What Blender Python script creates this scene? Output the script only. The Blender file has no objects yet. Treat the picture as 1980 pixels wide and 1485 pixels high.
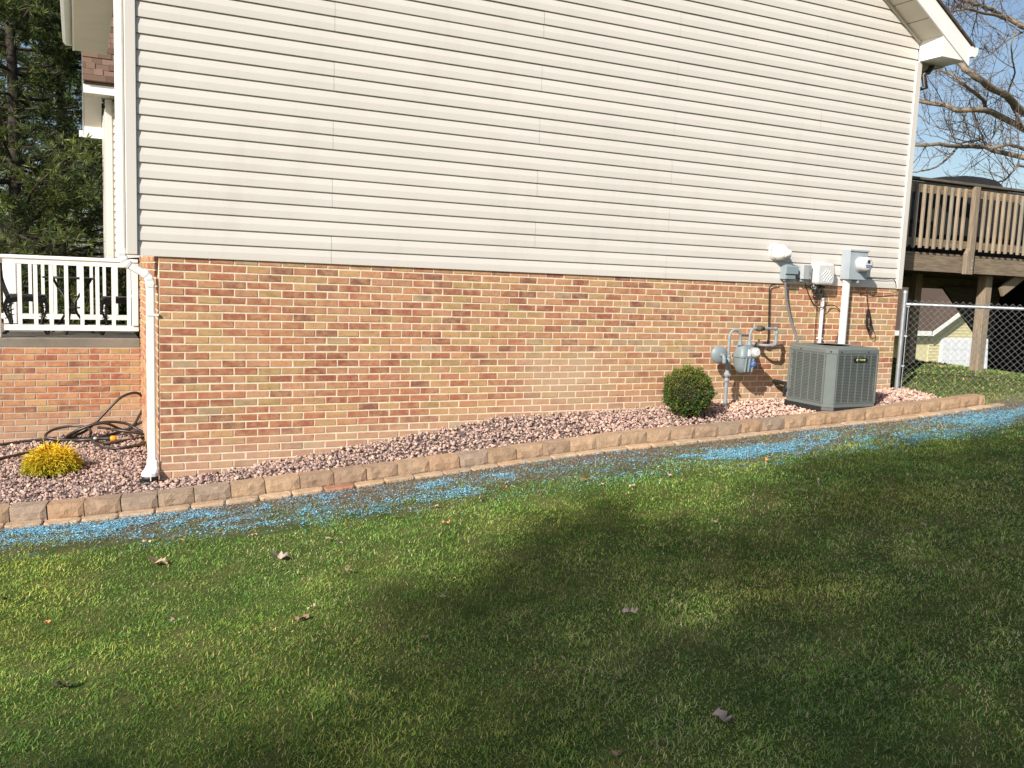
import bpy, bmesh, math, random
import numpy as np
from mathutils import Vector, Matrix

random.seed(7)
rng = np.random.default_rng(11)
scene = bpy.context.scene
col = scene.collection
R = math.radians

# ------------------------------------------------------------------ camera
CAM = np.array([-0.6104, -7.9962, -0.0880])
YAW, PITCH, ROLL, FPX = -0.456888, -0.117982, 0.039900, 1718.29


def cam_axes():
    cy, sy = math.cos(YAW), math.sin(YAW)
    cp, sp = math.cos(PITCH), math.sin(PITCH)
    f = np.array([-sy * cp, cy * cp, sp])
    rt = np.array([cy, sy, 0.0])
    up = np.cross(rt, f)
    c, s = math.cos(ROLL), math.sin(ROLL)
    return c * rt + s * up, -s * rt + c * up, f


RT, UP, FW = cam_axes()
cd = bpy.data.cameras.new('camera')
cam = bpy.data.objects.new('camera', cd)
col.objects.link(cam)
cd.sensor_width = 36.0
cd.lens = 36.0 * FPX / 1980.0
cd.clip_end = 2000
cam.matrix_world = Matrix(((RT[0], UP[0], -FW[0], CAM[0]), (RT[1], UP[1], -FW[1], CAM[1]),
                           (RT[2], UP[2], -FW[2], CAM[2]), (0, 0, 0, 1)))
scene.camera = cam

# ------------------------------------------------------------------ sky, sun, exposure
SUN = np.array([1.55, 1.0, -1.12])
SUN = SUN / np.linalg.norm(SUN)
world = bpy.data.worlds.new('World')
scene.world = world
world.use_nodes = True
wn = world.node_tree.nodes
bg = wn['Background']
sky = wn.new('ShaderNodeTexSky')
sky.sky_type = 'NISHITA'
sky.sun_disc = False
sky.sun_elevation = math.asin(-SUN[2])
sky.sun_rotation = math.atan2(-SUN[0], -SUN[1])
sky.air_density = 1.0
sky.dust_density = 1.3
sky.ozone_density = 1.2
world.node_tree.links.new(sky.outputs['Color'], bg.inputs['Color'])
bg.inputs['Strength'].default_value = 0.088
sd = bpy.data.lights.new('sun', 'SUN')
sd.energy = 5.0
sd.angle = R(0.53)
sd.color = (1.0, 0.95, 0.87)
sun = bpy.data.objects.new('sun', sd)
col.objects.link(sun)
sun.rotation_euler = Vector(SUN).to_track_quat('-Z', 'Y').to_euler()
sun.location = (-20, -14, 14)
vs = scene.view_settings
vs.view_transform = 'Standard'
vs.look = 'None'
vs.exposure = 0.47
vs.gamma = 1.0
vs.use_curve_mapping = False
scene.render.engine = 'CYCLES'
scene.cycles.max_bounces = 6
scene.cycles.diffuse_bounces = 3
scene.cycles.glossy_bounces = 2
scene.cycles.transmission_bounces = 3


# ------------------------------------------------------------------ measuring helpers
def ray(px, py):
    return RT * ((px - 990) / FPX) - UP * ((py - 742.5) / FPX) + FW


def at(px, py, Y):
    d = ray(px, py)
    return CAM + d * ((Y - CAM[1]) / d[1])


def atz(px, py, Z):
    d = ray(px, py)
    return CAM + d * ((Z - CAM[2]) / d[2])


def zb(x):      # lawn height at the foot of the stone edging
    return np.interp(x, [-30, -1.1, -.6, 0, 2.18, 4.1, 5.5, 7.4, 8.9, 12, 30],
                     [-2.15, -2.10, -2.075, -2.03, -1.845, -1.67, -1.595, -1.47, -1.35, -1.17, -1.17])


def Dy(x):      # line of the edging's front face
    return np.interp(x, [-1.1, -.06, 8.87], [-.45, -.6, -1.2])


def ground(x, y):
    d = Dy(x)
    z = zb(x) + np.where(y < d, .04 * np.minimum(d - y, 12), .035 * np.clip(y - d, 0, 1.6))
    z = z - .10 * np.clip(x - 11.2, 0, 60)
    z = z + .012 * np.sin(x * 1.9 + .6 * y) * np.sin(y * 1.7 + 1.0)
    return z


def zw(x):      # gravel height along the main wall
    return np.interp(x, [-.3, 0, 1.1, 1.775, 3.16, 4.64, 6.04, 7.05, 8.73, 9.3],
                     [-1.95, -1.93, -1.79, -1.69, -1.475, -1.437, -1.39, -1.37, -1.29, -1.26])


def gravel_z(x, y):
    d = Dy(x) + .1
    ze = zb(x) + .115
    t = np.clip((y - d) / (0 - d), 0, 1)
    zm = ze + (zw(x) - ze) * t
    zp = np.interp(x, [-1.6, .07], [-2.02, -1.86])
    t2 = np.clip((y - d) / (2.5 - d), 0, 1)
    zl = ze + (zp - ze) * t2
    w = np.clip((x + .12) / .14, 0, 1)
    return zl * (1 - w) + zm * w


def on_ground(px, py):
    d = ray(px, py)
    t = np.linspace(1.5, 30, 6000)
    P = CAM + d * t[:, None]
    k = np.argmax(P[:, 2] < ground(P[:, 0], P[:, 1]))
    return P[k]


# ------------------------------------------------------------------ mesh helpers
def lin(r, g, b):
    f = lambda c: c / 12.92 if c <= .04045 else ((c + .055) / 1.055) ** 2.4
    return (f(r / 255), f(g / 255), f(b / 255))


def tag(o, label=None, cat=None, group=None, kind=None):
    if label: o['label'] = label
    if cat: o['category'] = cat
    if group: o['group'] = group
    if kind: o['kind'] = kind
    return o


def thing(name, label, cat, loc=(0, 0, 0), group=None):
    o = bpy.data.objects.new(name, None)
    o.empty_display_size = .1
    o.location = [float(c) for c in loc]
    col.objects.link(o)
    return tag(o, label, cat, group)


def root_loc(p):
    v = Vector((0, 0, 0))
    while p is not None:
        v = v + Vector(p.location)
        p = p.parent
    return v


def link_mesh(name, me, parent=None, loc=None):
    o = bpy.data.objects.new(name, me)
    col.objects.link(o)
    if parent is not None:
        o.parent = parent
    if loc is not None:
        o.location = loc
    return o


class MB:
    """collects shapes in world coordinates and links them as one mesh object"""

    def __init__(s):
        s.v = []; s.f = []; s.smooth = []

    def add(s, V, F, smooth=False):
        n = len(s.v)
        s.v += [tuple(float(c) for c in p) for p in V]
        s.f += [tuple(i + n for i in f) for f in F]
        s.smooth += [smooth] * len(F)
        return s

    def box(s, a, b, ch=0.0):
        x0, y0, z0 = [min(a[i], b[i]) for i in range(3)]
        x1, y1, z1 = [max(a[i], b[i]) for i in range(3)]
        return s.obox(((x0 + x1) / 2, (y0 + y1) / 2, (z0 + z1) / 2), (1, 0, 0), (0, 1, 0), (0, 0, 1),
                      x1 - x0, y1 - y0, z1 - z0, ch)

    def obox(s, c, ax, ay, az, sx, sy, sz, ch=0.0):
        c = np.array(c, float); ax = np.array(ax, float); ay = np.array(ay, float); az = np.array(az, float)
        hx, hy, hz = sx / 2, sy / 2, sz / 2
        if ch <= 0:
            V = [c + ax * i * hx + ay * j * hy + az * k * hz for k in (-1, 1) for j in (-1, 1) for i in (-1, 1)]
            F = [(0, 2, 3, 1), (4, 5, 7, 6), (0, 1, 5, 4), (2, 6, 7, 3), (0, 4, 6, 2), (1, 3, 7, 5)]
            return s.add(V, F)
        ch = min(ch, hx * .9, hy * .9, hz * .9)
        bm = bmesh.new()
        bmesh.ops.create_cube(bm, size=2)
        for v in bm.verts:
            v.co = Vector((v.co.x * hx, v.co.y * hy, v.co.z * hz))
        bmesh.ops.bevel(bm, geom=list(bm.edges), offset=ch, segments=1, affect='EDGES')
        bm.verts.index_update()
        V = [c + ax * v.co.x + ay * v.co.y + az * v.co.z for v in bm.verts]
        F = [tuple(v.index for v in f.verts) for f in bm.faces]
        bm.free()
        return s.add(V, F)

    def bar(s, p, q, w, t, up=(0, 0, 1), ch=0.0):
        """board from p to q, width w along the side axis, t along up"""
        p = np.array(p, float); q = np.array(q, float)
        ax = q - p; L = np.linalg.norm(ax); ax /= L
        up = np.array(up, float)
        side = np.cross(up, ax)
        side /= np.linalg.norm(side)
        u = np.cross(ax, side)
        return s.obox((p + q) / 2, ax, side, u, L, w, t, ch)

    def tube(s, pts, rad, n=8, caps=True, smooth=True):
        pts = np.array(pts, float)
        m = len(pts)
        rad = np.full(m, rad) if np.isscalar(rad) else np.array(rad, float)
        T = np.gradient(pts, axis=0)
        T /= np.linalg.norm(T, axis=1)[:, None] + 1e-12
        ref = np.array([0, 0, 1.0]) if abs(T[0][2]) < .9 else np.array([1.0, 0, 0])
        u = np.cross(T[0], ref); u /= np.linalg.norm(u)
        V = []
        a = np.arange(n) * 2 * math.pi / n
        for i in range(m):
            u = u - T[i] * np.dot(u, T[i]); u /= np.linalg.norm(u)
            w = np.cross(T[i], u)
            V += list(pts[i] + rad[i] * (np.cos(a)[:, None] * u + np.sin(a)[:, None] * w))
        F = [(i * n + k, i * n + (k + 1) % n, (i + 1) * n + (k + 1) % n, (i + 1) * n + k)
             for i in range(m - 1) for k in range(n)]
        s.add(V, F, smooth)
        if caps:
            s.add(V[:n], [tuple(range(n - 1, -1, -1))])
            s.add(V[-n:], [tuple(range(n))])
        return s

    def lathe(s, c, axis, prof, n=24, smooth=True):
        """prof: list of (radius, distance along axis)"""
        c = np.array(c, float); axis = np.array(axis, float); axis /= np.linalg.norm(axis)
        ref = np.array([0, 0, 1.0]) if abs(axis[2]) < .9 else np.array([1.0, 0, 0])
        u = np.cross(ref, axis); u /= np.linalg.norm(u); w = np.cross(axis, u)
        a = np.arange(n) * 2 * math.pi / n
        V = []
        for r, h in prof:
            V += list(c + axis * h + max(r, 1e-4) * (np.cos(a)[:, None] * u + np.sin(a)[:, None] * w))
        F = [(i * n + k, i * n + (k + 1) % n, (i + 1) * n + (k + 1) % n, (i + 1) * n + k)
             for i in range(len(prof) - 1) for k in range(n)]
        s.add(V, F, smooth)
        s.add(V[:n], [tuple(range(n - 1, -1, -1))])
        s.add(V[-n:], [tuple(range(n))])
        return s

    def loft(s, rings, smooth=True, caps=True):
        n = len(rings[0])
        V = [p for r in rings for p in r]
        F = [(i * n + k, i * n + (k + 1) % n, (i + 1) * n + (k + 1) % n, (i + 1) * n + k)
             for i in range(len(rings) - 1) for k in range(n)]
        s.add(V, F, smooth)
        if caps:
            s.add(rings[0], [tuple(range(n - 1, -1, -1))])
            s.add(rings[-1], [tuple(range(n))])
        return s

    def prism(s, poly, axis):
        """extrude a 3D polygon by vector axis"""
        poly = [np.array(p, float) for p in poly]; axis = np.array(axis, float)
        n = len(poly)
        V = poly + [p + axis for p in poly]
        F = [tuple(range(n - 1, -1, -1)), tuple(range(n, 2 * n))]
        F += [(i, (i + 1) % n, n + (i + 1) % n, n + i) for i in range(n)]
        return s.add(V, F)

    def mesh(s, name, mat, org=(0, 0, 0)):
        me = bpy.data.meshes.new(name)
        o = np.array(org, float)
        me.from_pydata([tuple(np.array(p) - o) for p in s.v], [], s.f)
        me.polygons.foreach_set('use_smooth', s.smooth)
        bm = bmesh.new(); bm.from_mesh(me)
        bmesh.ops.recalc_face_normals(bm, faces=bm.faces)
        bm.to_mesh(me); bm.free()
        if mat: me.materials.append(mat)
        me.update()
        return me

    def build(s, name, mat, parent=None):
        org = tuple(root_loc(parent)) if parent is not None else (0, 0, 0)
        o = link_mesh(name, s.mesh(name, mat, org), parent)
        return o


def rring(c, u, v, w, h, r, seg=4):
    """rounded rectangle ring centred c in the plane u,v"""
    c = np.array(c, float); u = np.array(u, float); v = np.array(v, float)
    r = min(r, w / 2 - 1e-4, h / 2 - 1e-4)
    P = []
    for qx, qy, a0 in ((1, 1, 0), (-1, 1, 90), (-1, -1, 180), (1, -1, 270)):
        for k in range(seg + 1):
            a = R(a0 + 90 * k / seg)
            P.append(c + u * (qx * (w / 2 - r) + r * math.cos(a)) + v * (qy * (h / 2 - r) + r * math.sin(a)))
    return P


def np_mesh(name, V, sizes, colr=None, mat=None, smooth=False, idx=None):
    """fast mesh: V (n,3); sizes = corner count per face; idx = loop vertex indices (default sequential)"""
    me = bpy.data.meshes.new(name)
    V = np.asarray(V, np.float32)
    sizes = np.asarray(sizes, np.int32)
    tot = int(sizes.sum())
    if idx is None: idx = np.arange(tot, dtype=np.int32)
    me.vertices.add(len(V)); me.vertices.foreach_set('co', V.ravel())
    me.loops.add(tot); me.loops.foreach_set('vertex_index', np.asarray(idx, np.int32).ravel())
    me.polygons.add(len(sizes))
    st = np.zeros(len(sizes), np.int32); st[1:] = np.cumsum(sizes)[:-1]
    me.polygons.foreach_set('loop_start', st)
    me.polygons.foreach_set('use_smooth', np.full(len(sizes), bool(smooth)))
    if colr is not None:
        a = me.attributes.new('tint', 'FLOAT_COLOR', 'POINT')
        c4 = np.ones((len(V), 4), np.float32); c4[:, :3] = colr
        a.data.foreach_set('color', c4.ravel())
    if mat: me.materials.append(mat)
    me.update(calc_edges=True)
    me.validate()
    return me


class Sticks:
    """many thin tapered branches, built in one vectorised go"""

    def __init__(s, n=4):
        s.g = {}; s.n = n

    def add(s, pts, rad):
        s.g.setdefault(len(pts), []).append((pts, rad))

    def build(s, name, mat, parent):
        org = np.array(root_loc(parent)); n = s.n
        VV = []; II = []; off = 0
        a = np.arange(n) * 2 * math.pi / n; ca = np.cos(a); sa = np.sin(a)
        ref = np.array([.31, .52, .79])
        for m, items in s.g.items():
            P = np.array([i[0] for i in items], float); r = np.array([i[1] for i in items], float)
            T = np.gradient(P, axis=1); T /= np.linalg.norm(T, axis=2)[..., None] + 1e-9
            u = np.cross(T, ref); u /= np.linalg.norm(u, axis=2)[..., None] + 1e-9
            w = np.cross(T, u)
            V = P[:, :, None, :] + r[:, :, None, None] * (ca[:, None] * u[:, :, None, :] + sa[:, None] * w[:, :, None, :])
            k = len(items)
            i, j, q = np.meshgrid(np.arange(k), np.arange(m - 1), np.arange(n), indexing='ij')
            b = i * m * n + j * n
            II.append((np.stack([b + q, b + (q + 1) % n, b + n + (q + 1) % n, b + n + q], -1).reshape(-1, 4) + off))
            VV.append(V.reshape(-1, 3) - org); off += k * m * n
        I = np.concatenate(II)
        return link_mesh(name, np_mesh(name, np.concatenate(VV), np.full(len(I), 4), None, mat, True, I.ravel()), parent)


def vnoise(x, y, sc, seed=0):
    """smooth value noise, 0..1"""
    x = np.asarray(x) * sc; y = np.asarray(y) * sc
    xi = np.floor(x).astype(int); yi = np.floor(y).astype(int)
    fx = x - xi; fy = y - yi
    fx = fx * fx * (3 - 2 * fx); fy = fy * fy * (3 - 2 * fy)

    def h(a, b):
        n = (a * 374761393 + b * 668265263 + seed * 1442695041) & 0x7fffffff
        n = ((n ^ (n >> 13)) * 1274126177) & 0x7fffffff
        return ((n ^ (n >> 16)) & 0xffff) / 65535.0
    return (h(xi, yi) * (1 - fx) + h(xi + 1, yi) * fx) * (1 - fy) + (h(xi, yi + 1) * (1 - fx) + h(xi + 1, yi + 1) * fx) * fy


# ------------------------------------------------------------------ materials
class NT:
    def __init__(s, name):
        s.m = bpy.data.materials.new(name); s.m.use_nodes = True
        s.t = s.m.node_tree; s.b = s.t.nodes['Principled BSDF']; s.out = s.t.nodes['Material Output']

    def n(s, typ, **kw):
        nd = s.t.nodes.new('ShaderNode' + typ)
        for k, v in kw.items():
            if k in nd.inputs: nd.inputs[k].default_value = v
            else: setattr(nd, k, v)
        return nd

    def l(s, a, b): s.t.links.new(a, b)

    def noise(s, scale, detail=4, rough=.55, vec=None, stretch=None):
        nd = s.n('TexNoise'); nd.inputs['Scale'].default_value = scale
        nd.inputs['Detail'].default_value = detail; nd.inputs['Roughness'].default_value = rough
        src = vec
        if src is None:
            src = s.n('NewGeometry').outputs['Position']
        if stretch:
            mp = s.n('Mapping'); mp.inputs['Scale'].default_value = stretch
            s.l(src, mp.inputs['Vector']); src = mp.outputs['Vector']
        s.l(src, nd.inputs['Vector'])
        return nd.outputs['Fac']

    def ramp(s, fac, stops):
        r = s.n('ValToRGB')
        el = r.color_ramp.elements
        while len(el) < len(stops): el.new(.5)
        for e, (p, c) in zip(el, stops):
            e.position = p; e.color = (*c, 1) if len(c) == 3 else c
        s.l(fac, r.inputs['Fac'])
        return r.outputs['Color']

    def mix(s, fac, a, b, mode='MIX'):
        m = s.n('Mix', data_type='RGBA', blend_type=mode)
        for sock, v in ((m.inputs[0], fac), (m.inputs[6], a), (m.inputs[7], b)):
            if hasattr(v, 'is_output'): s.l(v, sock)
            elif isinstance(v, (int, float)): sock.default_value = v
            else: sock.default_value = (*v, 1)
        return m.outputs[2]

    def bump(s, fac, strength=.3, dist=.005):
        b = s.n('Bump'); b.inputs['Strength'].default_value = strength; b.inputs['Distance'].default_value = dist
        s.l(fac, b.inputs['Height']); s.l(b.outputs['Normal'], s.b.inputs['Normal'])

    def col(s, c):
        if hasattr(c, 'is_output'): s.l(c, s.b.inputs['Base Color'])
        else: s.b.inputs['Base Color'].default_value = (*c, 1)

    def set(s, rough=.6, metal=0.0, spec=.5):
        s.b.inputs['Roughness'].default_value = rough; s.b.inputs['Metallic'].default_value = metal
        s.b.inputs['Specular IOR Level'].default_value = spec
        return s.m


def pmat(name, c, rough=.6, var=.15, scale=6, metal=0.0, spec=.4, bump=0, bscale=60, dirt=None, dscale=3, stretch=None):
    t = NT(name)
    f = t.noise(scale, 5, stretch=stretch)
    lo = tuple(x * (1 - var) for x in c); hi = tuple(min(1, x * (1 + var)) for x in c)
    cc = t.ramp(f, [(.3, lo), (.7, hi)])
    if dirt:
        d = t.ramp(t.noise(dscale, 6, .65), [(.5, (0, 0, 0)), (.75, (1, 1, 1))])
        m = t.n('Math', operation='MULTIPLY'); m.inputs[1].default_value = dirt[1]
        t.l(d, m.inputs[0])
        cc = t.mix(m.outputs[0], cc, dirt[0])
    t.col(cc)
    if bump: t.bump(t.noise(bscale, 4, stretch=stretch), bump)
    return t.set(rough, metal, spec)


def tintmat(name, rough=.7, spec=.3, sub=0.0, var=0.0, scale=20, trans=0.0, bump=0, bscale=80):
    t = NT(name)
    a = t.n('Attribute', attribute_name='tint').outputs['Color']
    c = a
    if var:
        f = t.ramp(t.noise(scale, 4), [(.3, (1 - var,) * 3), (.7, (1 + var,) * 3)])
        c = t.mix(1.0, a, f, 'MULTIPLY')
    t.col(c)
    if bump: t.bump(t.noise(bscale, 4), bump)
    t.set(rough, 0, spec)
    if trans:
        tr = t.n('BsdfTranslucent'); t.l(c, tr.inputs['Color'])
        mx = t.n('MixShader'); mx.inputs[0].default_value = trans
        t.l(t.b.outputs[0], mx.inputs[1]); t.l(tr.outputs[0], mx.inputs[2])
        t.l(mx.outputs[0], t.out.inputs['Surface'])
    return t.m


def brick_mat(name, use_attr):
    t = NT(name)
    if use_attr: base = t.n('Attribute', attribute_name='tint').outputs['Color']
    else: base = t.n('ObjectInfo').outputs['Color']
    flash = t.ramp(t.noise(10, 5, .6, stretch=(1, 1, 1.3)), [(.40, (0, 0, 0)), (.64, (1, 1, 1))])
    m1 = t.n('Math', operation='MULTIPLY'); m1.inputs[1].default_value = .6
    t.l(flash, m1.inputs[0])
    c = t.mix(m1.outputs[0], base, (.56, .345, .18))
    deep = t.ramp(t.noise(7.3, 4, .6, stretch=(1.3, 1, 1.9)), [(.50, (0, 0, 0)), (.66, (1, 1, 1))])
    m3 = t.n('Math', operation='MULTIPLY'); m3.inputs[1].default_value = .34
    t.l(deep, m3.inputs[0])
    c = t.mix(m3.outputs[0], c, (.27, .105, .06))
    dark = t.ramp(t.noise(26, 5, .65, stretch=(1, 1, 1.8)), [(.56, (0, 0, 0)), (.70, (1, 1, 1))])
    m2 = t.n('Math', operation='MULTIPLY'); m2.inputs[1].default_value = .6
    t.l(dark, m2.inputs[0])
    c = t.mix(m2.outputs[0], c, (.17, .085, .05))
    grain = t.ramp(t.noise(140, 4, .7), [(.25, (.78,) * 3), (.75, (1.16,) * 3)])
    c = t.mix(1.0, c, grain, 'MULTIPLY')
    # lime wash left on the wall in one patch
    pos = t.n('NewGeometry').outputs['Position']
    dst = t.n('VectorMath', operation='DISTANCE')
    mp = t.n('Mapping'); mp.inputs['Scale'].default_value = (.75, 1, 1.5)
    t.l(pos, mp.inputs['Vector']); t.l(mp.outputs[0], dst.inputs[0])
    dst.inputs[1].default_value = (3.95 * .75, 0, -1.10 * 1.5)
    ad = t.n('Math', operation='ADD'); t.l(dst.outputs['Value'], ad.inputs[0])
    nz = t.n('Math', operation='MULTIPLY'); nz.inputs[1].default_value = .7; t.l(t.noise(4, 4, .6), nz.inputs[0])
    t.l(nz.outputs[0], ad.inputs[1])
    wash = t.ramp(ad.outputs[0], [(.45, (.85,) * 3), (1.0, (0, 0, 0))])
    c = t.mix(wash, c, (.50, .345, .22))
    # mortar smears, and pale soil splashed on the lowest courses
    sm = t.ramp(t.noise(34, 6, .7, stretch=(1, 1, 2.2)), [(.62, (0, 0, 0)), (.76, (.26,) * 3)])
    c = t.mix(sm, c, (.60, .46, .32))
    sx = t.n('SeparateXYZ'); t.l(pos, sx.inputs[0])
    lx = t.n('Math', operation='MULTIPLY_ADD'); t.l(sx.outputs['X'], lx.inputs[0]); lx.inputs[1].default_value = -.0735; lx.inputs[2].default_value = 1.93
    hz_ = t.n('Math', operation='ADD'); t.l(sx.outputs['Z'], hz_.inputs[0]); t.l(lx.outputs[0], hz_.inputs[1])
    nn_ = t.n('Math', operation='MULTIPLY'); t.l(t.noise(6, 5, .65), nn_.inputs[0]); nn_.inputs[1].default_value = .35
    hs = t.n('Math', operation='SUBTRACT'); t.l(hz_.outputs[0], hs.inputs[0]); t.l(nn_.outputs[0], hs.inputs[1])
    c = t.mix(t.ramp(hs.outputs[0], [(.0, (.5,) * 3), (.18, (0, 0, 0))]), c, (.50, .36, .25))
    t.col(c)
    t.bump(t.noise(110, 5, .7), .5, .003)
    return t.set(.88, 0, .25)


M = {}
M['brick'] = brick_mat('brick_single', False)
M['brick_j'] = brick_mat('brick_joined', True)
M['mortar'] = pmat('mortar', (.74, .615, .47), .95, .14, 14, spec=.1, bump=.6, bscale=160)
M['mortar_porch'] = pmat('porch_mortar', (.46, .40, .33), .95, .14, 14, spec=.1, bump=.6, bscale=160)
t = NT('vinyl_siding')
c = t.ramp(t.noise(1.1, 5, .6, stretch=(.35, 1, 3)), [(.3, (.615, .572, .520)), (.7, (.66, .614, .560))])
dm = t.ramp(t.noise(1.7, 7, .72, stretch=(1.6, 1, .35)), [(.52, (0, 0, 0)), (.8, (.28,) * 3)])
t.col(t.mix(dm, c, (.46, .41, .34)))
t.bump(t.noise(1.4, 2, .4, stretch=(.8, 1, 1.6)), .35, .03)
M['siding'] = t.set(.42, 0, .4)
M['trim'] = pmat('vinyl_trim', (.64, .595, .542), .4, .03, 2, spec=.4, dirt=((.45, .4, .32), .15), dscale=2)
M['white'] = pmat('white_paint', (.80, .79, .76), .38, .03, 5, spec=.45, dirt=((.55, .52, .45), .12), dscale=6)
M['soffit'] = pmat('soffit_vinyl', (.60, .55, .46), .5, .05, 3)
M['sheath'] = pmat('sheathing', (.25, .22, .19), .9)
M['shingle'] = None
t = NT('shingle')
oi = t.n('ObjectInfo').outputs['Color']
t.col(t.mix(1.0, oi, t.ramp(t.noise(90, 4, .7), [(.25, (.7,) * 3), (.75, (1.25,) * 3)]), 'MULTIPLY'))
t.bump(t.noise(200, 3, .7), .5, .004); M['shingle'] = t.set(.95, 0, .15)
M['roof'] = pmat('roof_dark', (.09, .065, .05), .95, .3, 25, spec=.15, bump=.4)
M['concrete'] = pmat('concrete', (.20, .178, .145), .9, .22, 5, spec=.2, bump=.4, bscale=50, dirt=((.09, .08, .065), .6), dscale=2.5)
t = NT('edging_stone')
oi = t.n('ObjectInfo').outputs['Color']
c = t.mix(1.0, oi, t.ramp(t.noise(11, 5, .6), [(.25, (.72,) * 3), (.75, (1.2,) * 3)]), 'MULTIPLY')
c = t.mix(t.ramp(t.noise(24, 3, .5), [(.68, (0, 0, 0)), (.74, (.55,) * 3)]), c, (.52, .40, .27))
t.col(c); t.bump(t.noise(28, 7, .7), .9, .012); M['stone'] = t.set(.92, 0, .2)
M['wood'] = pmat('weathered_wood', (.265, .205, .145), .85, .3, 6, spec=.2, bump=.5, bscale=30, stretch=(9, 9, .8), dirt=((.20, .18, .15), .5), dscale=4)
M['wood_h'] = pmat('weathered_board', (.215, .165, .115), .85, .35, 6, spec=.2, bump=.5, bscale=30, stretch=(.8, 9, 9), dirt=((.12, .10, .08), .5), dscale=3)
M['wood_dk'] = pmat('grey_cap_board', (.12, .105, .09), .85, .35, 6, spec=.2, bump=.4, bscale=30, stretch=(.8, 9, 9))
M['galv'] = pmat('galvanised_steel', (.36, .38, .40), .55, .12, 20, metal=.75, spec=.5)
M['wire'] = pmat('chain_link_wire', (.38, .385, .38), .5, .1, 20, metal=.4)
M['ac'] = pmat('unit_green_grey', (.128, .146, .139), .48, .06, 6, spec=.4, dirt=((.17, .16, .14), .25), dscale=7)
M['ac_dark'] = pmat('unit_coil', (.02, .024, .024), .7, .3, 40)
M['black'] = pmat('black_plastic', (.018, .018, .018), .5, .2, 10, spec=.4)
M['iron'] = pmat('black_cast_metal', (.012, .012, .012), .45, .2, 30, spec=.5)
M['hose'] = pmat('dark_hose', (.035, .027, .022), .38, .2, 12, spec=.5)
M['cable'] = pmat('cable_black', (.02, .018, .016), .55, .2, 12)
M['cable_g'] = pmat('grey_conduit', (.16, .16, .165), .5, .1, 12)
M['gas'] = pmat('meter_grey', (.19, .23, .245), .45, .08, 10, spec=.4, dirt=((.22, .22, .2), .3), dscale=12)
M['pipe'] = pmat('pipe_grey', (.25, .275, .285), .5, .1, 14, spec=.35, dirt=((.13, .11, .09), .5), dscale=9)
M['rust'] = pmat('corroded_union', (.10, .085, .07), .8, .35, 40, bump=.5)
M['glassy'] = pmat('meter_glass', (.62, .60, .55), .12, .1, 60, spec=.6)
M['box_blue'] = pmat('grey_box_a', (.235, .285, .305), .5, .06, 10)
M['box_grey'] = pmat('grey_box_b', (.36, .375, .385), .5, .05, 10)
M['box_white'] = pmat('white_box', (.60, .595, .575), .42, .03, 8)
M['ebox'] = pmat('meter_socket', (.34, .38, .41), .42, .06, 8, spec=.4, dirt=((.33, .33, .33), .3), dscale=6)
M['pvc'] = pmat('pvc_white', (.74, .71, .70), .4, .03, 8)
M['blue'] = pmat('blue_label', (.03, .14, .55), .4, .1, 40)
M['badge'] = pmat('badge_black', (.01, .012, .01), .35)
M['badge_y'] = pmat('badge_lime', (.55, .62, .22), .4)
M['brass'] = pmat('brass', (.45, .27, .10), .4, .2, 30, metal=.7)
M['orange'] = pmat('nozzle_orange', (.80, .30, .02), .45, .1, 20)
M['bluepipe'] = pmat('blue_grey_pole', (.13, .22, .30), .5, .1, 10)
M['dark_filler'] = pmat('matte_black', (.012, .012, .012), .92, .3, 8, bump=.4, bscale=8)
M['yellow_sid'] = pmat('pale_yellow_siding', (.66, .60, .36), .6, .05, 2)
M['garage_door'] = pmat('garage_door_white', (.72, .73, .76), .5, .04, 3)
M['gravel'] = tintmat('gravel', .9, .2, var=.15, scale=60)
M['grass'] = tintmat('grass_blades', .65, .25, trans=.3)
M['leafy'] = tintmat('leaf_green', .55, .3, trans=.25)
M['needle'] = tintmat('needles', .6, .25, trans=.2)
M['mulch'] = tintmat('blue_mulch', .9, .1)
M['bark'] = pmat('bark_pale', (.22, .17, .12), .95, .35, 9, bump=.8, bscale=22, dirt=((.30, .27, .2), .5), dscale=4)
M['twig'] = pmat('twig_bark', (.13, .10, .08), .9, .3, 9)
M['bark_dk'] = pmat('bark_dark', (.05, .038, .03), .95, .35, 9, bump=.8, bscale=22)


def text_mesh(s, size, depth):
    cu = bpy.data.curves.new('lettering', 'FONT')
    cu.body = s; cu.size = size; cu.extrude = depth; cu.align_x = 'CENTER'; cu.align_y = 'CENTER'
    o = bpy.data.objects.new('lettering', cu); col.objects.link(o)
    dg = bpy.context.evaluated_depsgraph_get()
    me = bpy.data.meshes.new_from_object(o.evaluated_get(dg))
    bpy.data.objects.remove(o); bpy.data.curves.remove(cu)
    return me


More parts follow.
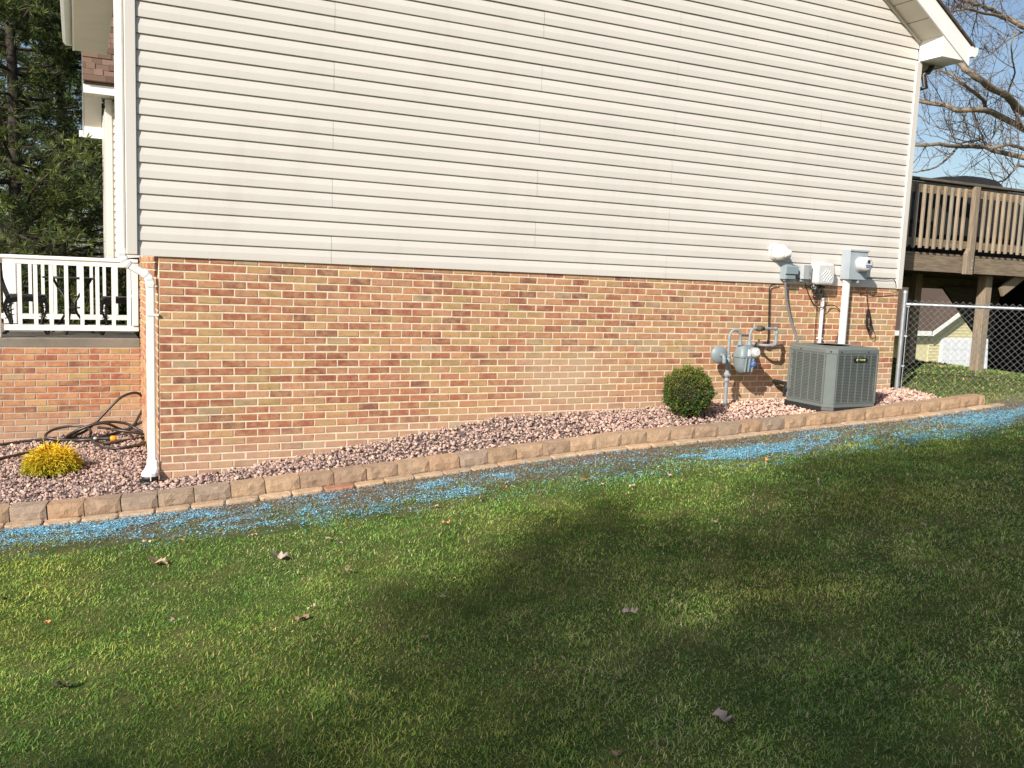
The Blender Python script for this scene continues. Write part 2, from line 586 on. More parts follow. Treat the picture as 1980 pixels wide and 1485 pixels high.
# ------------------------------------------------------------------ ground
def ground_sheet():
    def axis(lo, hi, st, far):
        a = np.arange(lo, hi + 1e-6, st)
        out = [hi]; d = st
        while out[-1] < far: d *= 1.35; out.append(out[-1] + d)
        inn = [lo]; d = st
        while inn[-1] > -far: d *= 1.35; inn.append(inn[-1] - d)
        return np.array(inn[:0:-1] + list(a) + out[1:])
    xs = axis(-6, 16, .2, 700); ys = axis(-10, 6, .2, 700)
    X, Y = np.meshgrid(xs, ys)
    Z = ground(X, Y)
    n, m = X.shape
    V = np.stack([X, Y, Z], -1).reshape(-1, 3)
    i, j = np.meshgrid(np.arange(m - 1), np.arange(n - 1))
    a = (j * m + i).ravel()
    idx = np.stack([a, a + 1, a + m + 1, a + m], 1).ravel()
    t = NT('lawn_soil')
    f = t.noise(3.2, 6, .65)
    c = t.ramp(f, [(.3, (.05, .085, .018)), (.5, (.085, .11, .028)), (.72, (.17, .145, .06))])
    fine = t.ramp(t.noise(70, 5, .7), [(.25, (.5,) * 3), (.75, (1.4,) * 3)])
    sep0 = t.n('SeparateColor'); t.l(t.n('Attribute', attribute_name='tint').outputs['Color'], sep0.inputs[0]); bare = sep0.outputs[0]
    soil = t.ramp(t.noise(9, 6, .7), [(.3, (.13, .105, .085)), (.7, (.25, .20, .155))])
    c = t.mix(bare, c, soil)
    sepc = t.n('SeparateColor'); t.l(t.n('Attribute', attribute_name='tint').outputs['Color'], sepc.inputs[0])
    bl = t.ramp(t.noise(4.2, 9, .72), [(.52, (0, 0, 0)), (.63, (.6,) * 3)])
    bmx = t.n('Math', operation='MULTIPLY'); t.l(bl, bmx.inputs[0]); t.l(sepc.outputs[1], bmx.inputs[1])
    c = t.mix(bmx.outputs[0], c, (.20, .46, .60))
    c = t.mix(1.0, c, fine, 'MULTIPLY')
    t.col(c); t.bump(t.noise(60, 5, .7), .8, .02); t.set(.95, 0, .1)
    e = Dy(V[:, 0]) - V[:, 1]
    bw = np.clip(1.25 - e * (.95 + .5 * vnoise(V[:, 0], V[:, 1], 1.2, 44)), 0, 1) * (e > -.3) * (V[:, 0] < 10.5)
    me = np_mesh('ground', V, np.full(len(a), 4), np.stack([bw, np.exp(-((e - .55) / .38) ** 2) * (V[:, 0] < 9.6) * (V[:, 0] > -3), bw * 0], 1), t.m, True, idx)
    return tag(link_mesh('ground', me), 'sloping lawn soil around the house', kind='structure')


ground_sheet()


def in_bed(x, y):
    """gravel bed: between edging and wall, and in front of the porch"""
    rb = np.interp(y, [-1.2, -.05], [8.36, 8.92])
    return (y > Dy(x) + .12) & (((x >= -.05) & (y < .02) & (x < rb)) | ((x < -.02) & (y < 2.5) & (x > -3.2)))


def bed_sheet():
    xs = np.arange(-3.3, 9.05, .1); ys = np.arange(-1.3, 2.62, .08)
    X, Y = np.meshgrid(xs, ys); Z = gravel_z(X, Y) - .03
    n, m = X.shape
    V = np.stack([X, Y, Z], -1).reshape(-1, 3)
    ok = in_bed(X, Y)
    idx = []
    for j in range(n - 1):
        for i in range(m - 1):
            if ok[j, i] and ok[j, i + 1] and ok[j + 1, i] and ok[j + 1, i + 1]:
                idx.append((j * m + i, j * m + i + 1, (j + 1) * m + i + 1, (j + 1) * m + i))
    me = np_mesh('gravel_base', V, np.full(len(idx), 4), None,
                 pmat('bed_soil', (.13, .095, .08), .95, .3, 40, bump=.5), True, np.array(idx).ravel())
    tag(link_mesh('gravel_base', me), 'dark bed under the gravel', kind='structure')


bed_sheet()

# ------------------------------------------------------------------ brickwork
BW, BH, JT = .2032, .06835, .0112


def brick_variant(L, seed, depth=.05):
    r = random.Random(seed)
    h = BH - JT; c = .0035
    j = lambda s=.0012: r.uniform(-s, s)
    x0, x1, z0, z1 = -L / 2, L / 2, -h / 2, h / 2
    back = [(x0, depth, z0), (x1, depth, z0), (x1, depth, z1), (x0, depth, z1)]
    mid = [(x0 + j(), c, z0 + j()), (x1 + j(), c, z0 + j()), (x1 + j(), c, z1 + j()), (x0 + j(), c, z1 + j())]
    fr = [(x0 + c, j(), z0 + c), (x1 - c, j(), z0 + c), (x1 - c, j(), z1 - c), (x0 + c, j(), z1 - c)]
    V = back + mid + fr
    F = [(8, 9, 10, 11)]
    for i in range(4):
        k = (i + 1) % 4
        F += [(4 + i, 4 + k, 8 + k, 8 + i), (i, k, 4 + k, 4 + i)]
    return V, F


BV = {}
for kind, L in (('full', BW - JT), ('half', BW / 2 - JT)):
    for s in range(6):
        V, F = brick_variant(L, s * 7 + len(kind))
        me = bpy.data.meshes.new('brick'); me.from_pydata(V, [], F); me.materials.append(M['brick'])
        BV[kind, s] = (me, np.array(V), F)

PAL = [((.34, .145, .095), 3.0), ((.27, .102, .072), 1.8), ((.40, .215, .135), 3.2), ((.40, .265, .15), 2.6),
       ((.34, .255, .13), 1.0), ((.34, .275, .20), .6), ((.40, .225, .155), 2.0), ((.22, .105, .08), .9)]


def brick_color(x, z, r, warm=None):
    w = []
    t = np.clip(x / 6.0, 0, 1)
    for k, (c, p) in enumerate(PAL):
        red = k in (0, 1, 6, 7)
        w.append(p * ((1.75 - 1.1 * t) if red else (.75 + .8 * t)))
    c = r.choices([p[0] for p in PAL], w)[0]
    s = r.uniform(.92, 1.22)
    return (c[0] * s * 1.10, c[1] * s * 1.0, c[2] * s * .84)


def brick_wall(part, place, x0, x1, rows, zt, keep, parent_loc, ncap, seed, clip=None):
    """place(x,z) -> world point of the face; keep(x,z) -> size order key or None when unseen"""
    r = random.Random(seed)
    items = []
    for row in range(rows):
        z = zt - BH * (row + .5)
        x = x0; first = True
        while x < x1 - .03:
            L = BW / 2 if (first and row % 2 == 1) else BW
            first = False
            if x + L > x1 + .02: L = x1 - x
            kind = 'full' if L > .15 else 'half'
            xc = x + L / 2
            key = keep(xc, z)
            if key is not None:
                items.append((key, xc + r.uniform(-.001, .001), z + r.uniform(-.0008, .0008), kind, L, r.randrange(6), brick_color(xc, z, r), r.uniform(-.0015, .0015)))
            x += L
    items.sort(key=lambda q: q[0])
    for key, xc, z, kind, L, s, c, dy in items[:ncap]:
        o = link_mesh('brick', BV[kind, s][0], part)
        nom = (BW if kind == 'full' else BW / 2)
        if abs(L - nom) > .004: o.scale.x = (L - JT) / (nom - JT)
        p = place(xc, z)
        o.location = (p[0] - parent_loc[0], p[1] + dy - parent_loc[1], p[2] - parent_loc[2])
        o.color = (*c, 1)
    rest = items[ncap:]
    if rest:
        VV = []; CC = []; sizes = []; idx = []; n = 0
        for key, xc, z, kind, L, s, c, dy in rest:
            V = BV[kind, s][1].copy(); nom = (BW if kind == 'full' else BW / 2)
            V[:, 0] *= (L - JT) / (nom - JT)
            p = place(xc, z)
            VV.append(V + np.array([p[0] - parent_loc[0], p[1] + dy - parent_loc[1], p[2] - parent_loc[2]]))
            CC.append(np.tile(c, (12, 1)))
            for f in BV[kind, s][2]: sizes.append(len(f)); idx += [i + n for i in f]
            n += 12
        me = np_mesh('brick_courses', np.concatenate(VV), sizes, np.concatenate(CC), M['brick_j'], False, idx)
        tag(link_mesh('brick_courses', me, part), kind='stuff')


# ------------------------------------------------------------------ the house
house = thing('house', 'house with cream lap siding over a tan and red brick lower wall', 'house')
BR = 8.70
wall = MB().box((.004, .0035, -2.4), (BR - .004, .30, -.02)).build('brick_wall', M['mortar'], house)


def keep_main(x, z):
    if z < float(zw(x)) - .09: return None
    return math.hypot(x - CAM[0], CAM[1]) + .05 * abs(z + 1)


brick_wall(wall, lambda x, z: (x, 0, z), 0, BR, 31, 0.0, keep_main, (0, 0, 0), 300, 3)
# the short return of the brick corner, facing the porch
ret = MB().box((.008, .302, -2.4), (.2, 2.49, -.02)).build('return_wall', M['mortar'], house)
r_ = random.Random(5); VV = []; CC = []; sizes = []; idx = []; n = 0
for row in range(31):
    y = .055 if row % 2 == 0 else .1
    if row % 2 == 0: y = .11
    while y < 2.45:
        L = BW; V = BV['full', r_.randrange(6)][1]
        W = np.stack([V[:, 1], -V[:, 0], V[:, 2]], 1) + np.array([0, y + L / 2, -BH * (row + .5)])
        VV.append(W); CC.append(np.tile(brick_color(0, 0, r_), (12, 1)))
        for f in BV['full', 0][2]: sizes.append(len(f)); idx += [i + n for i in f]
        n += 12; y += L
tag(link_mesh('brick_courses', np_mesh('brick_courses', np.concatenate(VV), sizes, np.concatenate(CC), M['brick_j'], False, idx), ret), kind='stuff')

# upper wall
SE = .1262          # siding exposure
SZ0 = -.021         # bottom edge
XL, XR = -.155, 8.622
RS = .624           # roof slope
ZE = 2.968          # where the rake meets the corner


def xlim(z):
    d = max(0, (z - ZE) / RS)
    return -.155 + d, 8.66 - d


zr = ZE + RS * (8.66 + .155) / 2
gable = MB().prism([(-.145, .012, SZ0 + .012), (8.68, .012, SZ0 + .012), (8.68, .012, ZE - .02), (4.2525, .012, zr - .02), (-.145, .012, ZE - .02)],
                   (0, .27, 0)).build('gable_wall', M['sheath'], house)
# cantilever underside at the left corner
MB().box((-.24, .0, SZ0 + .004), (.03, .30, SZ0 + .011)).build('overhang_soffit', M['soffit'], house)


def siding_profile(z0, n):
    """outer profile of n courses (y,z), bottom to top"""
    P = []
    for k in range(n):
        b = z0 + k * SE
        P += [(.006, b + .004), (-.0145, b), (-.0152, b + .004), (-.0148, b + .060), (-.0055, b + .108), (-.001, b + .121), (.006, b + .131)]
    return P


def siding_panel(x0, x1, z0, n, zlim=None):
    mb = MB()
    P = siding_profile(z0, n)
    A = []; B = []
    for (y, z) in P:
        l, r = xlim(z)
        A.append((max(x0, l if x0 <= XL + .01 or True else x0), y, z)); B.append((min(x1, r), y, z))
    m = len(P)
    F = []
    for i in range(m - 1):
        if B[i][0] - A[i][0] > .005: F.append((i, i + 1, m + i + 1, m + i))
    mb.add(A + B, F)
    return mb


nC = int((zr - SZ0) / SE)
for p in range(nC // 2 + 1):
    z0 = SZ0 + p * 2 * SE
    n = 2
    l, r = xlim(z0)
    if r - l < .1: break
    seams = [1.45, 5.11] if p % 2 == 0 else [-.155 + 3.66, 7.16]
    xs = [XL] + seams + [XR + .03]
    for i in range(len(xs) - 1):
        a, b = xs[i], xs[i + 1]
        if b < l + .02 or a > r - .02: continue
        mb = siding_panel(max(a, l) + (.0022 if i else 0), min(b, r), z0, n)
        if not mb.f: continue
        dy = random.uniform(-.0006, .0006) - (.001 if i % 2 else 0)
        mb.v = [(x, y + dy, z) for x, y, z in mb.v]
        mb.build('siding_panel', M['siding'], gable)

# corner posts
MB().box((-.245, -.032, SZ0 + .004), (-.158, .29, ZE - .01), .006).build('corner_post', M['trim'], house)
MB().box((8.625, -.032, SZ0 - .006), (8.715, .06, ZE - .235), .005).build('corner_post', M['trim'], house)
# the rest of the body
MB().box((.0, .31, -.02), (.02, 8.4, 2.7)).build('front_wall', M['siding'], house)
MB().box((8.66, .07, -.01), (8.70, 8.4, 2.7)).build('rear_wall', M['siding'], house)
MB().box((8.64, .31, -2.4), (8.69, 8.4, -.02)).build('rear_foundation', M['mortar'], house)

# roof, rake, soffits
roof = MB()
for sgn, xe in ((1, 9.17), (-1, -.665)):
    xr_ = 4.2525
    ze = ZE + .245 - RS * abs(xe - (8.66 if sgn > 0 else -.155))
    zt = ze + RS * abs(xr_ - xe)
    roof.prism([(xe, -.385, ze), (xr_, -.385, zt), (xr_, -.385, zt + .03), (xe, -.385, ze + .03)], (0, 8.9 if sgn > 0 else 6.2, 0))
roof.build('roof', M['roof'], house)
for sgn in (1, -1):
    f = lambda x: x if sgn > 0 else 8.505 - x
    xa, xb = 9.12, 4.26
    za = lambda x: ZE - RS * (x - 8.66)
    MB().prism([(f(xa), -.36, za(xa) - .003), (f(xb), -.36, za(xb) - .003), (f(xb), -.36, za(xb) + .235), (f(xa), -.36, za(xa) + .235)],
               (0, .02, 0)).build('rake_board', M['white'], house)
    # rake soffit in short panels
    x = 8.655
    while x > 4.3:
        x2 = max(x - .262, 4.26)
        MB().prism([(f(x), -.338, za(x)), (f(x2 + .012), -.338, za(x2 + .012)), (f(x2 + .012), -.338, za(x2 + .012) + .008), (f(x), -.338, za(x) + .008)],
                   (0, .318, 0)).build('rake_soffit', M['soffit'], house)
        x = x2
    MB().prism([(f(8.655), -.034, za(8.655) - .035), (f(4.26), -.034, za(4.26) - .035), (f(4.26), -.034, za(4.26) - .002), (f(8.655), -.034, za(8.655) - .002)],
               (0, .02, 0)).build('frieze_trim', M['trim'], house)
    # boxed eave return, eave soffit and fascia
    MB().prism([(f(8.66), -.345, 2.735), (f(9.105), -.345, 2.735), (f(9.105), -.345, za(9.105) + .2), (f(8.66), -.345, ZE + .01)], (0, .33, 0)).build('eave_return', M['white'], house)
    EY = 8.4 if sgn > 0 else 5.8
    MB().box((f(8.70), -.01, 2.728), (f(9.10), EY, 2.74)).build('eave_soffit', M['soffit'], house)
    MB().box((f(9.10), -.01, 2.722), (f(9.12), EY, 2.90)).build('eave_fascia', M['white'], house)
    g = MB()
    y0, y1 = -.375, EY + .05
    sec = [(9.125, 2.79), (9.20, 2.79), (9.235, 2.83), (9.24, 2.905), (9.225, 2.905), (9.22, 2.835), (9.195, 2.803), (9.14, 2.803), (9.14, 2.905), (9.125, 2.905)]
    g.prism([(f(x), y0, z) for x, z in sec], (0, y1 - y0, 0))
    g.prism([(f(x), y0 - .004, z) for x, z in ((9.125, 2.79), (9.20, 2.79), (9.235, 2.83), (9.24, 2.905), (9.125, 2.905))], (0, .003, 0))
    g.build('gutter', M['white'], house)
# rear downspout elbow under the right eave
MB().tube([at(1802, 108, .02), at(1802, 124, .02), at(1800, 133, .02), at(1794, 140, .02), at(1785, 144, .02), (8.90, .05, 2.47), (8.80, .1, 2.44), (8.765, .12, 2.36), (8.765, .12, .5)], .034, 10).build('rear_downspout', M['hose'], house)

# front downspout and its elbows
def rtube(pts, w, d, name, mat, parent, ribs=()):
    """rectangular pipe following pts in the XZ plane"""
    mb = MB(); pts = [np.array(p, float) for p in pts]
    rings = []
    for i, p in enumerate(pts):
        a = pts[max(i - 1, 0)]; b = pts[min(i + 1, len(pts) - 1)]
        T = b - a; T /= np.linalg.norm(T)
        u = np.cross(T, (0, 1, 0)); u /= np.linalg.norm(u)
        k = 1.0 + (.07 if i in ribs else 0)
        rings.append(rring(p, u, (0, 1, 0), w * k, d * k, .012, 2))
    mb.loft(rings, smooth=False)
    return mb.build(name, mat, parent)


dsp = thing('downspout', 'white downspout bending from the corner post down the brick corner', 'downspout', (-.07, -.03, -1.9))
DSY = .022
rtube([(-.283, DSY, 3.0), (-.283, DSY, 1.5), (-.283, DSY, .13), (-.282, DSY, .02)], .064, .08, 'upper_pipe', M['white'], dsp)
e1 = [(-.282, DSY, .03), (-.281, DSY, -.01), (-.275, DSY, -.035), (-.266, DSY, -.058), (-.253, DSY, -.078), (-.238, DSY, -.093), (-.22, DSY, -.105)]
rtube(e1, .068, .084, 'elbow', M['white'], dsp, ribs=(1, 3, 5))
rtube([(-.23, DSY, -.10), (-.13, DSY, -.155), (-.115, DSY, -.163)], .062, .078, 'offset_pipe', M['white'], dsp)
e2 = [(-.12, DSY, -.16), (-.10, DSY, -.173), (-.085, DSY, -.188), (-.074, DSY, -.206), (-.067, DSY, -.228), (-.063, DSY, -.252), (-.062, DSY, -.28)]
rtube(e2, .068, .084, 'elbow', M['white'], dsp, ribs=(1, 3, 5))
rtube([(-.062, DSY, -.27), (-.062, DSY, -1.0), (-.060, DSY, -1.80)], .066, .078, 'lower_pipe', M['white'], dsp)
MB().box((-.098, DSY - .044, -.515), (-.022, DSY - .040, -.497)).box((-.023, DSY - .044, -.515), (-.001, DSY - .02, -.497)).build('strap', M['white'], dsp)
mb = MB()
AZ_ = .035
mb.loft([rring((-.058, DSY, -1.775 + AZ_), (1, 0, 0), (0, 1, 0), .085, .092, .014, 3), rring((-.058, DSY, -1.835 + AZ_), (1, 0, 0), (0, 1, 0), .088, .096, .016, 3),
         rring((-.080, -.03, -1.875 + AZ_), (1, 0, 0), (0, 1, 0), .135, .125, .06, 3), rring((-.080, -.03, -1.903 + AZ_), (1, 0, 0), (0, 1, 0), .137, .127, .063, 3)], smooth=False)
mb.build('adapter', M['white'], dsp)
MB().lathe((-.080, -.03, -1.99 + AZ_), (0, 0, 1), [(.064, 0), (.064, .02), (.068, .022), (.068, .035), (.064, .037), (.064, .055), (.069, .057), (.069, .083), (.062, .086)], 20).build('drain_collar', M['black'], dsp)
MB().box((-.084, -.104, -1.935 + AZ_), (-.076, -.098, -1.90 + AZ_)).build('clip', M['white'], dsp)

# ------------------------------------------------------------------ the wing beyond the porch
WY = 8.42
ww = MB().box((-.14, WY + .01, -.12), (1.4, WY + .2, 2.6)).build('wing_wall', M['sheath'], house)
for k in range(int((2.6 + .12) / SE)):
    z0 = -.12 + k * SE
    mb = MB(); P = siding_profile(z0, 1)
    A = [(-.05, WY + y, z) for y, z in P]; B = [(1.4, WY + y, z) for y, z in P]
    m = len(P)
    mb.add(A + B, [(i, i + 1, m + i + 1, m + i) for i in range(m - 1)])
    mb.build('siding_panel', M['siding'], ww)
MB().box((-.150, WY - .03, -.13), (-.05, WY + .1, 2.56), .006).build('wing_corner_post', M['trim'], house)
# eave facing the camera
EZ = 2.56
MB().box((-.46, WY - .42, EZ), (1.4, WY - .395, EZ + .165)).build('wing_fascia', M['white'], house)
x = -.44
while x < 1.3:
    MB().box((x, WY - .39, EZ + .004), (x + .115, WY - .02, EZ + .012)).build('wing_soffit', M['soffit'], house)
    x += .122
wr = MB().prism([(-.47, WY - .46, EZ + .16), (-.47, WY + 1.30, EZ + .16 + 1.76 * 1.15), (-.47, WY + 1.30, EZ + .13 + 1.76 * 1.15), (-.47, WY - .43, EZ + .13)], (2.2, 0, 0)).build('wing_roof', M['roof'], house)
sl = np.array([0, 1, 1.15]); sl = sl / np.linalg.norm(sl); nr = np.array([0, -1.15, 1]); nr = nr / np.linalg.norm(nr)
r_ = random.Random(9)
for row in range(19):
    p0 = np.array([0, WY - .475, EZ + .165]) + sl * row * .142
    x = -.475 + (row % 3) * -.05
    while x < 1.2:
        w = r_.choice([.14, .2, .28, .33])
        x2 = min(x + w, 1.3); xa = max(x, -.48)
        if x2 - xa > .03:
            th = .012 if r_.random() < .5 else .024
            mb = MB()
            c = p0 + sl * .08 + nr * (.003 + th / 2)
            mb.obox((0, 0, 0), (1, 0, 0), sl - nr * .04, nr, (x2 - xa) - .004, .16, th)
            o = link_mesh('shingle', mb.mesh('shingle', M['shingle']), wr, ((xa + x2) / 2, c[1], c[2]))
            s = r_.uniform(.65, 1.25)
            o.color = (.185 * s, .118 * s, .085 * s, 1)
        x = x2
# far gable overhang of the wing, seen below its near eave
FY = 10.9
MB().prism([(-.44, WY + 1.3, EZ + 1.55), (-.44, FY + .05, EZ - .20), (-.15, FY + .05, EZ - .20), (-.15, WY + 1.3, EZ + 1.55)], (0, 0, .02)).build('wing_rake_soffit', M['soffit'], house)
MB().prism([(-.47, WY - .4, EZ - .0), (-.47, WY + 1.3, EZ + 1.75), (-.47, FY + .25, EZ - .28), (-.47, FY + .25, EZ - .10), (-.47, WY + 1.3, EZ + 1.98), (-.47, WY - .4, EZ + .16)], (.025, 0, 0)).build('wing_rake_board', M['white'], house)
MB().box((-.44, FY - .02, EZ - .34), (-.14, FY + .3, EZ - .14)).build('wing_eave_return', M['white'], house)
MB().box((-.53, FY + .28, EZ - .30), (-.43, FY + .38, EZ - .18)).build('wing_gutter', M['white'], house)
MB().box((-.14, WY + .21, -.12), (-.05, FY, 2.5)).build('wing_front_wall', M['siding'], house)

# ------------------------------------------------------------------ porch
PY = 2.5
porch = thing('porch', 'raised brick porch with concrete slab and white railing left of the house corner', 'porch', (-2.0, PY, -2.1))
pl = (-2.0, PY, -2.1)
pw = MB().box((-3.8, PY + .004, -2.3), (.0, PY + .25, -1.0)).build('brick_wall', M['mortar_porch'], porch)


def keep_porch(x, z):
    if x < -1.75 or z < -2.1: return None
    return abs(x + .6)


brick_wall(pw, lambda x, z: (x, PY, z), -3.555, -.0, 16, -1.003, keep_porch, pl, 300, 21)
MB().box((-3.9, PY + .02, -1.0), (.0, 4.99, -.905), .006).build('slab', M['concrete'], porch)
RY = PY + .12
MB().box((-3.8, RY - .035, -.085), (-.004, RY + .035, -.045), .008).build('top_rail', M['white'], porch)
MB().box((-3.8, RY - .022, -.135), (-.004, RY + .022, -.087)).build('under_rail', M['white'], porch)
MB().box((-3.8, RY - .022, -.83), (-.004, RY + .022, -.77), .004).build('bottom_rail', M['white'], porch)
bxs = [at(px, 570, RY)[0] for px in (38, 69, 99, 128.5, 158.5, 188.5, 219.5, 249)]
bal = MB().box((-.019, -.019, -.768), (.019, .019, -.137)).mesh('baluster', M['white'])
for bx in list(bxs) + [bxs[0] - .148 * k for k in range(2, 14)]:
    link_mesh('baluster', bal, porch, (bx + 2.0, RY - PY, 2.1))
MB().box((-1.42, RY - .045, -.905), (-1.325, RY + .045, .02), .008).build('rail_post', M['white'], porch)
MB().box((-.075, RY - .04, -.77), (-.006, RY + .04, -.137), .006).build('rail_post', M['white'], porch)
# far side railing of the porch
FYR = 4.9
MB().box((-3.8, FYR - .03, -.09), (.02, FYR + .03, -.045), .006).build('top_rail', M['white'], porch)
MB().box((-3.8, FYR - .02, -.84), (.02, FYR + .02, -.775)).build('bottom_rail', M['white'], porch)
bal2 = MB().box((-.019, -.019, -.773), (.019, .019, -.092)).mesh('baluster', M['white'])
for px in (59, 83.5, 107, 128, 152, 177, 202, 225):
    link_mesh('baluster', bal2, porch, (at(px, 570, FYR)[0] + 2.0, FYR - PY, 2.1))
pq = at(17, 560, FYR)
MB().box((pq[0] - .06, FYR - .05, -.905), (pq[0] + .09, FYR + .07, -.04), .01).build('far_post', M['white'], porch)
pq = at(262, 560, FYR)
MB().tube([(pq[0], FYR - .06, -.9), (pq[0], FYR - .06, -.2), (pq[0] - .05, FYR - .06, -.12), (pq[0] - .25, FYR - .06, -.04)], .022, 8).build('step_handrail', M['white'], porch)

# ------------------------------------------------------------------ deck behind the house
DY = .45
deck = thing('deck', 'weathered wooden deck with railing raised on posts behind the house', 'deck', (9, DY, -1.2))
DX0, DX1, DYB = 8.74, 19.5, 7.5
MB().box((DX0, DY, .235), (DX1, DY + .04, .452)).build('rim_joist', M['wood_h'], deck)
MB().box((DX1 - .04, DY + .042, .235), (DX1, DYB, .452)).build('rim_joist', M['wood_h'], deck)
MB().box((DX0, DYB - .04, .235), (DX1 - .042, DYB, .452)).build('rim_joist', M['wood_h'], deck)
jm = MB().box((-.019, DY + .042, .245), (.019, DYB - .042, .452)).mesh('joist', M['wood_h'])
for k in range(26): link_mesh('joist', jm, deck, (.1 + k * .41 - .2 + .1, -DY, 1.2))
fb = MB().box((DX0, -.069, .455), (DX1, .069, .481)).mesh('floor_board', M['wood_h'])
y = DY - .0
while y < DYB: link_mesh('floor_board', fb, deck, (-9, y + .069 - DY, 1.2)); y += .146
MB().box((DX0, 3.45, .04), (DX1, 3.55, .233)).build('beam', M['wood_h'], deck)
RTZ = 1.43
MB().bar((DX0, DY - .01, RTZ), (DX1, DY - .01, RTZ), .14, .034, ch=.004).build('top_rail', M['wood_dk'], deck)
MB().box((DX0, DY - .035, 1.26), (DX1, DY + .002, 1.395)).build('upper_rail', M['wood_h'], deck)
MB().box((DX0, DY - .035, .565), (DX1, DY + .002, .665)).build('lower_rail', M['wood_h'], deck)
bd = MB(); bd.obox((0, 0, .945), (1, 0, 0), (0, 1, 0), (0, 0, 1), .04, .038, .83, .006)
bvar = []
for k in range(4):
    bvar.append(bd.mesh('baluster', pmat('baluster_wood', [(.31, .24, .17), (.28, .22, .155), (.34, .265, .185), (.275, .235, .18)][k], .85, .25, 5, spec=.2, bump=.5, bscale=30, stretch=(9, 9, .8), dirt=((.2, .185, .15), .45), dscale=5)))
pxs = [1782, 1793.5, 1805.5, 1818, 1831, 1844, 1857, 1868]
x = at(1793.5, 420, DY - .055)[0]
post_x = at(1880, 470, DY - .09)[0]
xb = DX0 + .06
while xb < DX1:
    if abs(xb - post_x) > .075:
        link_mesh('baluster', bvar[random.randrange(4)], deck, (xb - 9, -.055 + random.uniform(-.003, .003), 1.2 + random.uniform(-.006, .006)))
    xb += .1335
for X in (post_x, post_x + 2.35, post_x + 4.7):
    mb = MB()
    prof = [(-.045, .24), (.05, .24), (.05, 1.385), (-.04, 1.385), (-.04, .56), (-.09, .50), (-.09, .24)]
    prof = [(-.09, .22), (.045, .22), (.045, 1.405), (-.04, 1.405), (-.04, .57), (-.09, .50)]
    mb.prism([(X + a, DY - .105, z) for a, z in prof], (0, .066, 0))
    po = mb.build('rail_post', M['wood'], deck)
    for dz in (.30, .40): MB().lathe((X + .02, DY - .105, dz), (0, -1, 0), [(.011, 0), (.011, .006), (.004, .009)], 8).build('bolt', M['galv'], po)
for (px0, px1, Y, tz) in ((1891, 1914, .62, .235), (1752, 1775, 1.75, .235)):
    a = at(px0, 690, Y)[0]; b = at(px1, 690, Y)[0]
    w = .14
    xc = (a + b) / 2 if Y > 1 else a + .07
    MB().box((xc - w / 2, Y - w / 2 + .06, -1.9), (xc + w / 2, Y + w / 2 + .06, tz), .006).build('support_post', M['wood'], deck)
for X in (13.3, 15.4): MB().box((X, .55, -1.9), (X + .14, .69, .235), .006).build('support_post', M['wood'], deck)
kp = at(1935, 562, .60); kq = at(1990, 520, .60)
MB().bar((kp[0], .60, kp[2] - .02), (kq[0] + .1, .60, kq[2] + .05), .04, .14).build('knee_brace', M['wood'], deck)
# stair stringer running down under the far side
sa = at(1824, 555, 3.3); sb_ = at(1893, 655, 3.3)
MB().prism([(sa[0], 3.3, sa[2]), (sb_[0], 3.3, sb_[2]), (sb_[0] + .8, 3.3, sb_[2]), (sa[0] + 2.2, 3.3, sa[2] + .05)], (0, .05, 0)).build('stair_stringer', M['wood_dk'], deck)

dark_bulk = thing('under_deck_filler', 'added dark bulk blacking out the space under the deck', 'dark_filler', (15.5, 4, -1.2))  # added bulk that blocks the bright yard so the space under the deck stays black
mb = MB()
rings = []
for k, (s, z) in enumerate([(1, -1.7), (1.0, -.4), (.96, .0), (.9, .17), (.7, .2)]):
    rg = rring((16.95, 2.9, z), (1, 0, 0), (0, 1, 0), 3.6 * s, 1.2 * s, .3, 4)
    rings.append([p + np.array([random.uniform(-.05, .05), random.uniform(-.05, .05), random.uniform(-.03, .03)]) for p in rg])
mb.loft(rings); mb.build('dark_filler', M['dark_filler'], dark_bulk)

cov = thing('widened_cover', 'domed black cover behind the deck railing, widened to darken the baluster gaps', 'cover', (10.9, 1.6, .48))  # only the dome is real; wide body added as dark backing behind the balusters
c0 = at(1872, 346, 1.75)
rings = []
for w_, d_, z_ in ((3.1, 1.3, .485), (3.1, 1.3, .9), (2.95, 1.2, 1.22), (1.9, 1.0, 1.36), (1.15, .7, c0[2] - .03), (.7, .5, c0[2] + .005), (.2, .2, c0[2] + .015)):
    rings.append([p + np.array([random.uniform(-.03, .03), random.uniform(-.03, .03), random.uniform(-.012, .0)]) for p in rring((c0[0] - .1, 1.75, z_), (1, 0, 0), (0, 1, 0), w_, d_, .3, 5)])
MB().loft(rings).build('cover', M['dark_filler'], cov)
ch = thing('deck_chair', 'black high-backed deck chair behind the balusters next to the house corner', 'chair', (9.5, .95, .48))
mb = MB(); mb.loft([rring((9.80, .95 + .02 * k, .95 + .08 * k), (1, 0, 0), (0, 1, 0), w_, .04, .019, 3) for k, w_ in enumerate([.5, .52, .52, .48, .36])])
mb.build('backrest', M['black'], ch)
MB().box((9.56, .62, .88), (10.04, .98, .93), .015).build('seat', M['black'], ch)
for dx in (9.58, 10.0):
    for dy in (.66, .94): MB().tube([(dx, dy, .482), (dx, dy, .89)], .014, 6).build('leg', M['black'], ch)

# ------------------------------------------------------------------ chain link fence
FNY = -.06
px_ = 8.745
FD = np.array([math.cos(R(52)), -math.sin(R(52)), 0.0]); FN = np.array([-FD[1], FD[0], 0.0])
fence = thing('chain_link_fence', 'galvanised chain link fence running from the house corner', 'fence', (px_, FNY, -1.3))
FO = np.array([px_, FNY, 0.0])


def fp(s_, z, off=0.0):
    return FO + FD * s_ + FN * off + np.array([0, 0, z])


